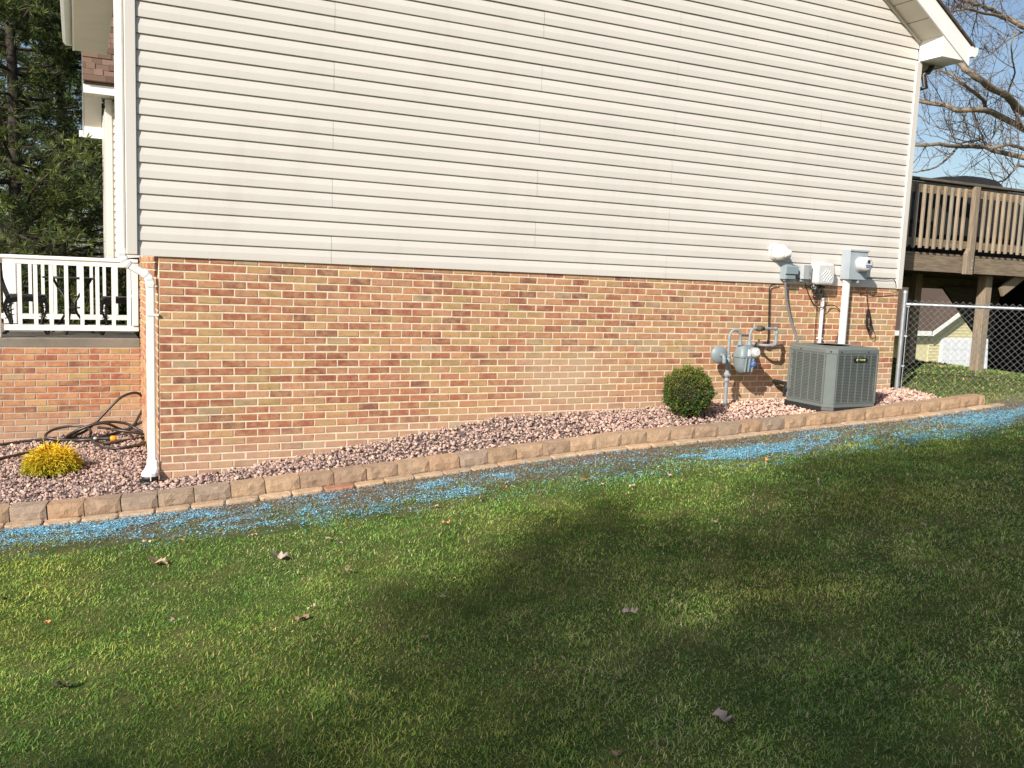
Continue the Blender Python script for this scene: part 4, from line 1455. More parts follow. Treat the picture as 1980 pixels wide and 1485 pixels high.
MB().tube([(o0[0] + .19, GYm, b1[2]), (xo - .03, GYm, b1[2]), (xo - .008, GYm, b1[2] - .008), (xo, GYm, b1[2] - .03), (xo, GYm, b3[2] + .03), (xo - .008, GYm, b3[2] + .008), (xo - .03, GYm, b3[2]), (xo - .12, GYm, b3[2]), (xo - .15, GYm + .02, b3[2]), (xo - .16, GYm + .06, b3[2]), (xo - .16, .02, b3[2])], .0165, 10).build('outlet_pipe', M['pipe'], gm)
for (x_, z_, ax_) in ((xo - .035, b1[2], (1, 0, 0)), (xo, b1[2] - .06, (0, 0, 1)), (xo, b3[2] + .03, (0, 0, 1)), (xo - .06, b3[2], (1, 0, 0)), (o0[0] + .215, b1[2], (1, 0, 0))):
    MB().lathe((x_, GYm, z_), ax_, [(.0205, 0), (.0215, .004), (.0215, .028), (.0205, .032)], 10).build('fitting', M['pipe'], gm)
MB().lathe((xo - .16, GYm + .08, b3[2]), (0, 1, 0), [(.02, 0), (.03, .01), (.03, .05), (.02, .06)], 10).tube([(xo - .16, GYm + .10, b3[2]), (xo - .16, GYm + .10, b3[2] + .06)], .012, 8).build('shutoff_valve', M['rust'], gm)
# meter body
mb0 = gp_(1439, 692, GYm - .09)
mx, my = (i0[0] + o0[0]) / 2 + .012, GYm
zt_, zm_, zl_ = i0[2] - .022, i0[2] - .145, gp_(1440, 722, GYm - .06)[2]
ring = lambda z, w, d, r: rring((mx, my, z), (1, 0, 0), (0, 1, 0), w, d, r, 4)
MB().loft([ring(zm_, .235, .185, .05), ring(zm_ + .03, .225, .175, .05), ring(zt_ - .03, .205, .15, .06), ring(zt_, .16, .10, .045)]).build('upper_case', M['gas'], gm)
MB().loft([ring(zm_ - .008, .25, .20, .05), ring(zm_ + .010, .25, .20, .05)], smooth=False).build('flange', M['gas'], gm)
MB().loft([ring(zl_, .12, .09, .04), ring(zl_ + .02, .17, .14, .05), ring(zl_ + .07, .20, .165, .05), ring(zm_ - .05, .225, .18, .05), ring(zm_ - .009, .232, .185, .05)]).build('lower_case', M['gas'], gm)
for dx in (-.05, 0, .05):
    MB().tube([(mx + dx, my - .075, zl_ + .02), (mx + dx, my - .089, zm_ - .06), (mx + dx, my - .094, zm_ - .01)], .012, 8).build('case_rib', M['gas'], gm)
MB().lathe((mx + .055, my - .10, zm_ + .05), (0, -1, .05), [(.055, -.03), (.058, .0), (.058, .03), (.05, .034)], 20).build('index_housing', M['box_grey'], gm)
MB().lathe((mx + .055, my - .134, zm_ + .052), (0, -1, .05), [(.045, .0), (.045, .012), (.03, .018)], 20).build('index_window', M['glassy'], gm)
MB().box((mx - .03, my - .105, zm_ + .01), (mx - .005, my - .085, zm_ + .085)).build('pressure_tag', M['box_white'], gm)
MB().box((mx + .012, my - .098, zl_ + .085), (mx + .078, my - .0945, zl_ + .14)).build('blue_label', M['blue'], gm)
for k in range(3): MB().box((mx + .022, my - .1005, zl_ + .096 + k * .013), (mx + .047 + .008 * k, my - .0985, zl_ + .101 + k * .013)).build('label_print', M['box_white'], gm)

# ------------------------------------------------------------------ boxes on the wall
SYf = -.017     # face of the siding
# dryer vent hood
v = at(1511, 487, -.10)
vent = thing('vent_hood', 'white round plastic vent hood on the siding above the grey boxes', 'vent', (v[0], SYf, v[2]))
vx, vz = v[0], v[2]
MB().lathe((vx - .02, SYf, vz), (0, -1, 0), [(.098, 0), (.098, .012), (.088, .02)], 24).build('flange', M['box_white'], vent)
ax = np.array([.34, -1, -.10]); ax /= np.linalg.norm(ax)
MB().lathe((vx - .02, SYf, vz), ax, [(.082, .01), (.088, .05), (.088, .09), (.074, .125), (.05, .15)], 24).build('hood', M['white'], vent)
c_ = np.array([vx - .02, SYf, vz]) + ax * .145 + np.array([.0, 0, -.0])
MB().lathe(c_, (.85, -.5, -.12), [(.045, 0), (.045, .05), (.038, .05), (.038, .01)], 18).build('outlet', M['white'], vent)


def wall_box(name, label, cat, tl, br, dep, mat, Yf=None):
    Yf = SYf - dep if Yf is None else Yf
    a = at(*tl, Yf); b = at(*br, Yf)
    return thing(name, label, cat, ((a[0] + b[0]) / 2, SYf, b[2])), a[0], b[0], b[2], a[2], Yf


# disconnect box
d, x0, x1, z0, z1, yf = wall_box('disconnect_box', 'blue-grey electrical disconnect box left of the other boxes', 'electrical box', (1521, 512), (1536, 541), .10, None)
x1 = x0 + .17
MB().box((x0, yf + .012, z0), (x1, SYf, z1), .006).build('enclosure', M['box_blue'], d)
MB().prism([(x0 - .004, yf + .011, z1 + .006), (x0 - .004, yf - .012, z1 - .02), (x0 - .004, yf - .012, z0 + .065), (x0 - .004, yf + .011, z0 + .065)], (x1 - x0 + .008, 0, 0)).build('hinged_cover', M['box_blue'], d)
MB().box((x0 + .01, yf, z0 + .005), (x1 - .02, yf + .011, z0 + .05), .003).build('lower_panel', M['box_blue'], d)
# flexible conduit from it to the air conditioner
cf = thing('flexible_conduit', 'dark grey flexible conduit curving from the disconnect box to the air conditioner', 'conduit', (x0 + .05, -.05, z0))
pts = [np.array([x0 + .04, SYf - .05, z0 + .01])] + [at(px, py, Y) for px, py, Y in ((1519, 560, -.06), (1521, 580, -.055), (1527, 610, -.06), (1535, 638, -.08), (1543, 660, -.12))]
pts.append(pts[-1] + np.array([.03, -.03, -.12]))
P = np.array(pts); tt = np.linspace(0, len(P) - 1, 26); P = np.stack([np.interp(tt, np.arange(len(P)), P[:, k]) for k in range(3)], 1)
for _ in range(2): P[1:-1] = (P[:-2] + 2 * P[1:-1] + P[2:]) / 4
MB().tube(P, .0145, 10).build('conduit', M['cable_g'], cf)
MB().lathe(P[0] + np.array([0, 0, -.03]), (0, 0, 1), [(.021, 0), (.023, .004), (.023, .02), (.018, .03)], 12).build('connector', M['galv'], cf)

# telephone box
d, x0, x1, z0, z1, yf = wall_box('telephone_box', 'narrow light grey telephone box between the disconnect and the white box', 'utility box', (1551, 512), (1568, 540), .085, None)
x1 = x0 + .165
MB().box((x0, yf + .02, z0 + .01), (x1, SYf, z1 - .006), .006).build('back_case', M['box_grey'], d)
MB().prism([(x0 + .006, yf + .021, z0), (x0 + .03, yf - .006, z0), (x0 + .105, yf - .006, z0), (x1 - .004, yf + .006, z0), (x1 - .004, yf + .021, z0)], (0, 0, z1 - z0)).build('cover', M['box_grey'], d)
MB().tube([(x0 + .105, yf - .008, z0 + .075), (x0 + .118, yf - .016, z0 + .085), (x0 + .128, yf - .008, z0 + .07), (x0 + .118, yf - .008, z0 + .05)], .004, 6).build('hasp', M['galv'], d)
MB().box((x0 + .02, yf + .024, z0 - .03), (x1 - .03, SYf - .01, z0 - .001)).build('cable_guard', M['box_grey'], d)
tel_x, tel_z = x0 + .09, z0

# white cable box with wave relief
d, x0, x1, z0, z1, yf = wall_box('cable_box', 'rounded white cable box with raised wavy relief on its front', 'utility box', (1583, 509), (1613, 551), .13, None)
w_ = x1 - x0; xm = (x0 + x1) / 2; zm2 = (z0 + z1) / 2; h_ = z1 - z0
MB().loft([rring((xm, y_, zm2), (1, 0, 0), (0, 0, 1), w_ + .006, h_ + .006, .035, 5) for y_ in (SYf, yf + .06)], smooth=False).build('back_case', M['box_white'], d)
fr = MB().loft([rring((xm, yf + .058, zm2), (1, 0, 0), (0, 0, 1), w_ + .014, h_ + .014, .045, 5), rring((xm, yf + .03, zm2), (1, 0, 0), (0, 0, 1), w_ + .014, h_ + .014, .045, 5),
                rring((xm, yf + .008, zm2), (1, 0, 0), (0, 0, 1), w_ - .006, h_ - .006, .04, 5), rring((xm, yf, zm2), (1, 0, 0), (0, 0, 1), w_ - .04, h_ - .04, .03, 5)], smooth=False).build('front_cover', M['box_white'], d)
for k in range(5):
    t_ = (k - 2) * .024
    sm = .062 - abs(t_) * .55
    pts = [(xm + .012 + t_ + s_ * sm * .75 + .005 * math.sin(s_ * 3.1), yf - .001, zm2 - .02 - t_ * .8 + s_ * sm) for s_ in np.linspace(-1, 1, 9)]
    MB().tube(pts, .0065, 6).build('relief_wave', M['box_white'], fr)
cab_x, cab_z = xm, z0

# electric meter
d, x0, x1, z0, z1, yf = wall_box('electric_meter', 'grey electric meter socket with round glass meter above the large white conduit', 'electric meter', (1645, 483), (1675, 542), .135, None)
MB().box((x0, yf, z0), (x1, SYf, z1), .004).build('socket_box', M['ebox'], d)
MB().box((x0 - .004, yf - .012, z1 - .014), (x1 + .006, yf + .0, z1 + .004)).build('rain_lip', M['ebox'], d)
mc = at(1667, 513, yf - .05); mxx = x0 + (x1 - x0) * .60; mzz = z0 + (z1 - z0) * .53
MB().lathe((mxx, yf, mzz), (0, -1, 0), [(.098, 0), (.098, .012), (.09, .016)], 28).build('meter_ring', M['ebox'], d)
mtr = MB().lathe((mxx, yf - .014, mzz), (0, -1, 0), [(.086, 0), (.086, .07), (.08, .098), (.068, .108)], 28).build('meter_body', M['box_white'], d)
MB().lathe((mxx, yf - .121, mzz), (0, -1, 0), [(.066, 0), (.064, .003), (.05, .005)], 28).build('meter_glass', M['glassy'], d)
MB().box((mxx - .018, yf - .130, mzz + .012), (mxx + .018, yf - .126, mzz + .050)).build('display', M['black'], d)
MB().box((mxx - .045, yf - .130, mzz - .022), (mxx + .050, yf - .126, mzz - .008)).build('blue_lettering', M['blue'], d)
MB().box((mxx - .035, yf - .129, mzz - .040), (mxx + .030, yf - .126, mzz - .032)).build('barcode', M['black'], d)
MB().box((mxx - .012, yf + .01, z0 - .035), (mxx + .012, yf + .03, z0 - .001)).build('seal_tab', M['ebox'], d)
em_x0, em_z0 = x0, z0
# conduits
c1 = thing('service_conduit', 'wide white plastic conduit dropping from the electric meter', 'conduit', (em_x0 + .06, -.06, -1.3))
cxx = at(1637, 560, -.07)[0]
MB().tube([(cxx, -.06, z0 + .002), (cxx, -.06, -1.5)], .045, 18).build('conduit', M['pvc'], c1)
MB().lathe((cxx, -.06, z0 - .035), (0, 0, 1), [(.049, 0), (.052, .004), (.052, .034)], 18).build('coupling', M['pvc'], c1)
c2 = thing('cable_conduit', 'thin white plastic conduit below the white cable box', 'conduit', (7.3, -.04, -1.3))
c2x = at(1591, 580, -.04)[0]
MB().tube([(c2x, -.04, -.17), (c2x, -.04, -1.5)], .0215, 14).build('conduit', M['pvc'], c2)
MB().box((c2x - .035, -.055, -.66), (c2x + .035, -.016, -.645)).build('strap', M['pvc'], c2)


def cable(name, label, pts, r, mat, n=40, cat='cable', parts='strand'):
    P = np.array(pts, float)
    t_ = np.linspace(0, len(P) - 1, n)
    Q = np.stack([np.interp(t_, np.arange(len(P)), P[:, k]) for k in range(3)], 1)
    for _ in range(3): Q[1:-1] = (Q[:-2] + 2 * Q[1:-1] + Q[2:]) / 4
    mb = MB().tube(Q, r, 6)
    if name is None: return mb
    o = mb.build(name, mat)
    return tag(o, label, cat)


def cp(px, py, Y=-.03): return at(px, py, Y)


cable('cable', 'black cable running down the brick from under the siding to the gas pipe', [cp(1505, 549), cp(1492, 551), cp(1488, 556), cp(1487, 600), cp(1486, 640), cp(1484, 668)], .008, M['cable'])
cable('cable', 'black cable looping from the telephone box behind the thin white conduit', [cp(1557, 548), cp(1560, 560), cp(1568, 580), cp(1578, 595), cp(1586, 596, -.075), cp(1596, 592, -.075), cp(1606, 589), cp(1618, 592), cp(1627, 604), cp(1628, 625), cp(1618, 655), cp(1612, 668)], .0055, M['cable'])
cable('cable', 'thin brown cable hanging straight down left of the thin white conduit', [cp(1570, 552), cp(1578, 570), cp(1580, 590), cp(1577, 625), cp(1575, 668)], .004, M['cable'])
cable('cable', 'black cable strung across the siding right of the electric meter', [cp(1676, 538, -.03), cp(1690, 539, -.03), cp(1712, 540, -.03), cp(1727, 539, -.03), cp(1732, 545, -.03), cp(1733, 556, -.03)], .005, M['cable'])
cable('cable', 'tan cable along the top of the brick near the right corner', [cp(1660, 562), cp(1680, 569), cp(1705, 568), cp(1738, 565)], .0045, M['brass'])
# tangle of leads under the white box
tg = thing('cable_tangle', 'tangle of black leads hanging below the white cable box', 'cables', (cab_x, -.08, cab_z - .1))
for k in range(11):
    a = np.array([cab_x - .09 + random.random() * .15, -.05 - random.random() * .05, cab_z + .03])
    dx = random.uniform(-.06, .12); dp = random.uniform(.06, .2)
    b = a + np.array([dx, random.uniform(-.03, .02), -.02])
    m_ = (a + b) / 2 + np.array([random.uniform(-.05, .05), random.uniform(-.03, .02), -dp])
    pts = [a, a + (0, 0, -dp * .5), m_ + (-.04, 0, 0), m_ + (.04, 0, .005), b + (0, 0, -dp * .4), b]
    cable(None, None, pts, random.uniform(.003, .006), None).build('lead', M['cable'], tg)
MB().lathe((cab_x - .085, -.055, cab_z - .06), (0, 0, 1), [(.03, 0), (.034, .005), (.034, .05), (.03, .055)], 12).build('splice_can', M['pipe'], tg)
# coil of cable hung near the corner
cl = thing('cable_coil', 'coil of black cable hanging on the brick near the right corner', 'cable', (8.15, -.04, -.5))
k0 = cp(1676, 562, -.02)
cable(None, None, [k0, cp(1677, 580), cp(1679, 600)], .005, None).build('lead', M['cable'], cl)
for k in range(7):
    a0 = cp(1679 + random.uniform(-1, 1), 598, -.03 - .006 * k); bt = cp(1679 + random.uniform(-2, 3), 636 + random.uniform(-6, 4), -.03 - .006 * k)
    hw = random.uniform(.025, .05)
    pts = []
    for t_ in np.linspace(0, 2 * math.pi, 22):
        f = .5 - .5 * math.cos(t_)
        c_ = a0 * (1 - f) + bt * f
        pts.append(c_ + np.array([hw * math.sin(t_) * (.6 + .4 * f), .004 * math.sin(3 * t_ + k), 0]))
    MB().tube(pts, .0055, 6).build('loop', M['cable'], cl)
cable(None, None, [cp(1678, 634), cp(1681, 648), cp(1688, 656), cp(1693, 652), cp(1690, 640), cp(1684, 625)], .0045, None).build('loop', M['cable'], cl)

# ------------------------------------------------------------------ hose, tap, pole
def spline(P, n):
    P = np.array(P, float)
    # Catmull-Rom through the points
    Q = np.vstack([2 * P[0] - P[1], P, 2 * P[-1] - P[-2]])
    out = []
    m = len(P) - 1
    for i in range(m):
        p0, p1, p2, p3 = Q[i], Q[i + 1], Q[i + 2], Q[i + 3]
        for t_ in np.linspace(0, 1, max(2, n // m), endpoint=False):
            out.append(.5 * ((2 * p1) + (-p0 + p2) * t_ + (2 * p0 - 5 * p1 + 4 * p2 - p3) * t_ ** 2 + (-p0 + 3 * p1 - 3 * p2 + p3) * t_ ** 3))
    out.append(P[-1])
    return np.array(out)


hose = thing('garden_hose', 'dark garden hose looped over the gravel against the porch wall', 'hose', (-.5, 2.2, -1.9))
def hz(px, py, Y): return at(px, py, Y)
def hg(px, py, up=.02):
    t_ = np.linspace(6, 14, 3000)
    P = CAM + ray(px, py) * t_[:, None]
    return P[np.argmax(P[:, 2] < gravel_z(P[:, 0], P[:, 1]) + up)]
sp = hz(281, 771, 2.42)
MB().tube(spline([sp + (0, 0, -.03), hz(270, 762, 2.36), hz(255, 760, 2.30), hz(232, 770, 2.26), hz(208, 793, 2.25), hz(184, 818, 2.25), hz(160, 836, 2.2), hg(120, 850), hg(60, 873), hg(0, 887), hg(-60, 905)], 70), .0145, 8).build('loop', M['hose'], hose)
MB().tube(spline([sp + (0, -.01, -.06), hz(277, 790, 2.36), hz(268, 806, 2.30), hz(258, 822, 2.25), hg(235, 834), hg(190, 845), hg(140, 851), hg(90, 846, .06), hz(100, 832, 2.28), hz(135, 824, 2.28), hz(165, 826, 2.2), hz(176, 835, 2.1), hg(170, 847)], 80), .0145, 8).build('loop', M['hose'], hose)
MB().tube(spline([sp + (.04, -.01, -.03), hz(289, 785, 2.34), hz(289, 798, 2.3), hz(280, 812, 2.28), hz(262, 822, 2.26), hg(240, 832, .05), hg(200, 818, .17), hg(150, 832, .12), hg(126, 848), hg(150, 851), hg(186, 849)], 70), .0145, 8).build('loop', M['hose'], hose)
MB().tube(spline([hg(175, 848), hg(190, 862), hg(215, 867), hg(250, 864), hg(280, 856), hz(290, 846, 2.0), hz(280, 838, 2.1), hz(262, 828, 2.2), hz(240, 818, 2.25), hz(205, 816, 2.25), hz(170, 824, 2.2), hz(135, 842, 2.15)], 80), .0145, 8).build('loop', M['hose'], hose)
MB().tube(spline([hg(200, 860), hg(240, 852), hg(285, 844), hg(270, 838, .06), hg(230, 832, .08), hg(190, 826, .1)], 50), .0145, 8).build('loop', M['hose'], hose)
MB().tube(spline([hg(-60, 870), hg(0, 860), hg(50, 853), hg(100, 848), hg(150, 846)], 50), .0145, 8).build('loop', M['hose'], hose)
nz = hg(213, 848, .03); nd = np.array([-1, .15, .02]); nd = nd / np.linalg.norm(nd)
MB().lathe(nz, -nd, [(.02, 0), (.026, .005), (.03, .02), (.03, .045), (.024, .055), (.018, .058)], 14).build('nozzle_cap', M['orange'], hose)
MB().lathe(nz, nd, [(.024, 0), (.022, .04), (.017, .05), (.017, .1), (.013, .12)], 12).build('nozzle_grip', M['black'], hose)
MB().lathe(nz + nd * .12, nd, [(.016, 0), (.019, .004), (.019, .03), (.014, .035)], 12).build('coupling', M['galv'], hose)
tap = thing('hose_tap', 'brass hose tap on the porch wall beside the downspout', 'tap', tuple(sp))
MB().tube([(sp[0], 2.52, sp[2]), (sp[0], 2.43, sp[2]), (sp[0], 2.41, sp[2] - .02), (sp[0], 2.41, sp[2] - .05)], .014, 8).build('spout', M['brass'], tap)
MB().lathe((sp[0], 2.45, sp[2] + .02), (0, 0, 1), [(.008, -.02), (.008, .02), (.03, .022), (.03, .03), (.01, .034)], 10).build('handle', M['brass'], tap)
MB().lathe((sp[0], 2.41, sp[2] - .085), (0, 0, 1), [(.018, 0), (.02, .006), (.02, .035), (.015, .04)], 10).build('hose_end', M['galv'], tap)
bp = at(287, 640, 2.36)
pz0 = at(287, 722, 2.36)[2]; pz1 = at(287, 562, 2.36)[2]
tag(MB().box((bp[0] - .014, 2.35, pz0), (bp[0] + .012, 2.37, pz1), .003).build('narrow_pole', M['bluepipe']), 'narrow blue-grey pole standing beside the downspout', 'pole')

# ------------------------------------------------------------------ porch furniture
def rod(mb, pts, r=.011, n=6): mb.tube(spline(pts, 14), r, n); return mb


def chair(label, x, y, face, sc=1.0):
    """cast metal chair; face = +1 looks right"""
    z = -.905
    t_ = thing('bistro_chair', label, 'chair', (x, y, z), 'black metal porch furniture')
    f = face; S = lambda a, b, c: (x + f * a * sc, y + b * sc, z + c * sc)
    seat = MB(); seat.loft([rring(S(0, 0, h), (1, 0, 0), (0, 1, 0), .40 * sc, .40 * sc, .12, 4) for h in (.40, .43)], smooth=False)
    seat.build('seat', M['iron'], t_)
    ap = MB()
    for b in (-.19, .19): ap.prism([S(-.19, b, .40), S(.19, b, .40), S(.17, b, .33), S(.06, b, .36), S(-.06, b, .36), S(-.17, b, .33)], (0, .012, 0))
    ap.build('apron', M['iron'], t_)
    for a, b in ((-.17, -.17), (-.17, .17), (.17, -.17), (.17, .17)):
        sg = 1 if a > 0 else -1
        lg = MB()
        rod(lg, [S(a, b, .41), S(a + sg * .035, b, .28), S(a - sg * .02, b, .12), S(a + sg * .035, b, .0)], .014)
        rod(lg, [S(a - sg * .05, b, .41), S(a - sg * .01, b, .28), S(a - sg * .02, b, .14)], .009)
        for h in (.32, .26, .20): lg.tube([S(a - sg * .04, b, h), S(a + sg * .03, b, h - .03)], .006, 5)
        lg.lathe(S(a + sg * .035, b, 0), (0, 0, 1), [(.02, 0), (.022, .012), (.012, .03)], 8)
        lg.build('leg', M['iron'], t_)
    bk = MB()
    top = .90
    for b in (-.19, .19): rod(bk, [S(-.18, b, .41), S(-.235, b, .58), S(-.25, b * .95, .74), S(-.31, b * .6, top)], .013)
    rod(bk, [S(-.31, -.115, top), S(-.335, 0, top + .05), S(-.31, .115, top)], .013)
    for b in (-.1, 0, .1):
        rod(bk, [S(-.19, b, .41), S(-.22, b + .04, .55), S(-.25, b - .04, .70), S(-.30, b * .6, .88)], .009)
    for h in (.52, .64, .76): rod(bk, [S(-.20 - (h - .4) * .2, -.18, h), S(-.22 - (h - .4) * .2, 0, h + .03), S(-.20 - (h - .4) * .2, .18, h)], .007)
    bk.build('backrest', M['iron'], t_)
    return t_


chair('black ornate metal chair at the left end of the porch, facing the table', -1.12, 3.25, 1)
chair('black ornate metal chair at the right end of the porch near the corner', -.16, 3.2, -1)
tb = thing('bistro_table', 'black round metal table between the two porch chairs', 'table', (-.68, 3.35, -.905), 'black metal porch furniture')
MB().lathe((-.68, 3.35, -.29), (0, 0, 1), [(.27, 0), (.285, .006), (.285, .016), (.27, .02)], 28).build('table_top', M['iron'], tb)
for k in range(3):
    a = R(20 + 120 * k); cx_, sx_ = math.cos(a), math.sin(a)
    pt = lambda r_, h: (-.68 + r_ * cx_, 3.35 + r_ * sx_, -.905 + h)
    lg = MB(); rod(lg, [pt(.23, .615), pt(.17, .52), pt(.05, .36), pt(.07, .22), pt(.2, .05), pt(.25, .0)], .014)
    lg.build('leg', M['iron'], tb)
MB().lathe((-.68, 3.35, -.62), (0, 0, 1), [(.13, 0), (.13, .01)], 18).build('lower_ring', M['iron'], tb)
pl_ = thing('porch_lamp', 'white twin-head lamp on the far porch handrail', 'lamp', tuple(at(263, 565, 4.83)))
q = at(263, 562, 4.78); MB().box((q[0] - .035, 4.76, q[2] - .04), (q[0] + .035, 4.80, q[2] + .04), .012).build('lamp_head', M['white'], pl_)
q = at(261, 570, 4.78); MB().lathe((q[0] - .02, 4.78, q[2] - .02), (-.5, -1, -.3), [(.012, 0), (.024, .02), (.026, .05), (.02, .055)], 12).build('lamp_head', M['white'], pl_)

# ------------------------------------------------------------------ shrubs
def leaf_quads(P, Dv, L, W, colr, name, mat, droop=0.0):
    """pointed leaf/needle quads from points P along unit directions Dv"""
    n = len(P)
    rnd = rng.normal(size=(n, 3)); s = np.cross(Dv, rnd); s /= np.linalg.norm(s, axis=1)[:, None] + 1e-9
    L = np.broadcast_to(L, n)[:, None]; W = np.broadcast_to(W, n)[:, None]
    m = P + Dv * L * .5
    t_ = P + Dv * L; t_[:, 2] -= droop * L[:, 0]
    V = np.stack([P, m + s * W * .5, t_, m - s * W * .5], 1)
    return np_mesh(name, V.reshape(-1, 3), np.full(n, 4), np.repeat(colr, 4, 0), mat)


def sph(n):
    v = rng.normal(size=(n, 3)); return v / np.linalg.norm(v, axis=1)[:, None]


# clipped boxwood ball
bc_ = np.array([5.175, -.45, -1.20]); br_ = np.array([.245, .25, .25])
bush = thing('boxwood_bush', 'round clipped green boxwood in the gravel left of the gas meter', 'bush', (bc_[0], bc_[1], -1.46))
n = 15000
v = sph(n)
bumpy = .97 + .17 * np.sin(v[:, 0] * 9 + 1) * np.sin(v[:, 1] * 8) * np.cos(v[:, 2] * 7) + np.abs(rng.normal(0, .06, n)) * (rng.uniform(0, 1, n) < .5)
rr_ = bumpy * (rng.uniform(.55, 1, n) ** .22)
v2 = v.copy()
P = bc_ + v2 * br_ * rr_[:, None]
P[:, 2] = np.where(v[:, 2] < -.6, bc_[2] - br_[2] * (.6 + (np.abs(v[:, 2]) - .6) * .9) * rr_, P[:, 2])
Dv = v + rng.normal(0, .5, (n, 3)) + np.array([0, 0, .45]); Dv /= np.linalg.norm(Dv, axis=1)[:, None]
u = rng.uniform(0, 1, n)
c = np.where((u < .18 + .5 * np.clip(v[:, 2], 0, 1))[:, None], np.array([.20, .205, .04]), np.array([.062, .115, .028]))
c[(u > .97)] = (.24, .16, .05)
c = c * rng.uniform(.65, 1.35, n)[:, None]
link_mesh('foliage', leaf_quads(P - np.array(bush.location), Dv, rng.uniform(.014, .026, n), rng.uniform(.009, .015, n), c, 'foliage', M['leafy']), bush)
MB().lathe(bc_ - (0, 0, .2), (0, 0, 1), [(.10, 0), (.165, .1), (.175, .2), (.12, .3), (.04, .36)], 14).build('twig_core', M['bark_dk'], bush)
MB().tube([(bc_[0], bc_[1], -1.5), (bc_[0], bc_[1], -1.25)], .02, 7).build('stem', M['bark_dk'], bush)

# golden thread-leaf shrub
gc = atz(101, 909, -1.95)
gs = thing('golden_shrub', 'low golden yellow thread-leaf shrub in the left gravel bed', 'shrub', (gc[0], gc[1], -1.955))
O = np.array(gs.location)
ns = 300                                     # sprays, each a tuft of drooping threads
sa_ = rng.uniform(0, 2 * math.pi, ns); se_ = np.arcsin(rng.uniform(.02, 1, ns) ** .85)
sdir = np.stack([np.cos(se_) * np.cos(sa_), np.cos(se_) * np.sin(sa_), np.sin(se_)], 1)
srad = np.array([.215, .205, .215]) * rng.uniform(.72, 1.06, ns)[:, None]
srt = sdir * srad
quads = []; colr = []
per = 46
kk = np.repeat(np.arange(ns), per); m = len(kk)
start = srt[kk] * rng.uniform(.55, .95, m)[:, None] + rng.normal(0, .012, (m, 3))
dv = sdir[kk] * .8 + rng.normal(0, .55, (m, 3)) + np.array([0, 0, .35]); dv /= np.linalg.norm(dv, axis=1)[:, None]
ln = rng.uniform(.035, .085, m)
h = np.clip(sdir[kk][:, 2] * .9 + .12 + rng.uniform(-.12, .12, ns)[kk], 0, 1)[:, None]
tone = rng.uniform(.75, 1.2, ns)[kk][:, None]
p = start; w0 = .0045
for seg in range(3):
    dv = dv + np.array([0, 0, -.38]) + rng.normal(0, .12, (m, 3)); dv /= np.linalg.norm(dv, axis=1)[:, None]
    q = p + dv * (ln / 3)[:, None] * 1.15
    side = np.cross(dv, rng.normal(size=(m, 3))); side /= np.linalg.norm(side, axis=1)[:, None] + 1e-9
    w1 = w0 * (.85 if seg < 2 else .4)
    quads.append(np.stack([p - side * w0, p + side * w0, q + side * w1, q - side * w1], 1))
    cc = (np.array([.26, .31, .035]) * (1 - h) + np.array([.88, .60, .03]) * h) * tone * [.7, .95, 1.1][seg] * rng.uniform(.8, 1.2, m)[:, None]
    cc[(rng.uniform(0, 1, m) < .06)] = (.45, .22, .02)
    colr.append(cc); p = q; w0 = w1
Q = np.concatenate(quads).reshape(-1, 3); Q[:, 2] = np.maximum(Q[:, 2], .0)
link_mesh('foliage', np_mesh('foliage', Q, np.full(3 * m, 4), np.repeat(np.concatenate(colr), 4, 0), M['leafy']), gs)
MB().lathe((gc[0], gc[1], -1.97), (0, 0, 1), [(.09, 0), (.12, .07), (.10, .12), (.03, .15)], 12).build('twig_core', pmat('shrub_core', (.05, .06, .012), .9, .3, 30), gs)

# ------------------------------------------------------------------ fallen leaves
def leaf_mesh(seed, L):
    r = random.Random(seed)
    out = []
    lob = 4
    for sgn in (1, -1):
        side = []
        for k in range(lob * 2 + 1):
            t_ = k / (lob * 2)
            w = (.34 if k % 2 else .13) * math.sin(math.pi * (.12 + .82 * t_)) * r.uniform(.8, 1.2)
            side.append((t_ - .5, sgn * w))
        out.append(side)
    cl = r.uniform(.25, .6); tw = r.uniform(-.5, .5)
    def z(x, y): return cl * (y * y * 2.2 + (x * x) * .8) + .10 * math.sin(9 * x + 5 * y) + tw * x * y
    V = []; F = []
    spine = [(k / 8 - .5, 0) for k in range(9)]
    for s in (spine, out[0], out[1]): V += [(x * L, y * L, z(x, y) * L + .004) for x, y in s]
    for k in range(8):
        F.append((k, k + 1, 9 + k + 1, 9 + k)); F.append((k + 1, k, 18 + k, 18 + k + 1))
    V += [(-.5 * L, -.006 * L, z(-.5, 0) * L + .004), (-.5 * L, .006 * L, z(-.5, 0) * L + .004), (-.72 * L, 0, z(-.6, 0) * L * .5 + .006)]
    F.append((27, 28, 29))
    me = bpy.data.meshes.new('fallen_leaf'); me.from_pydata(V, [], F)
    return me


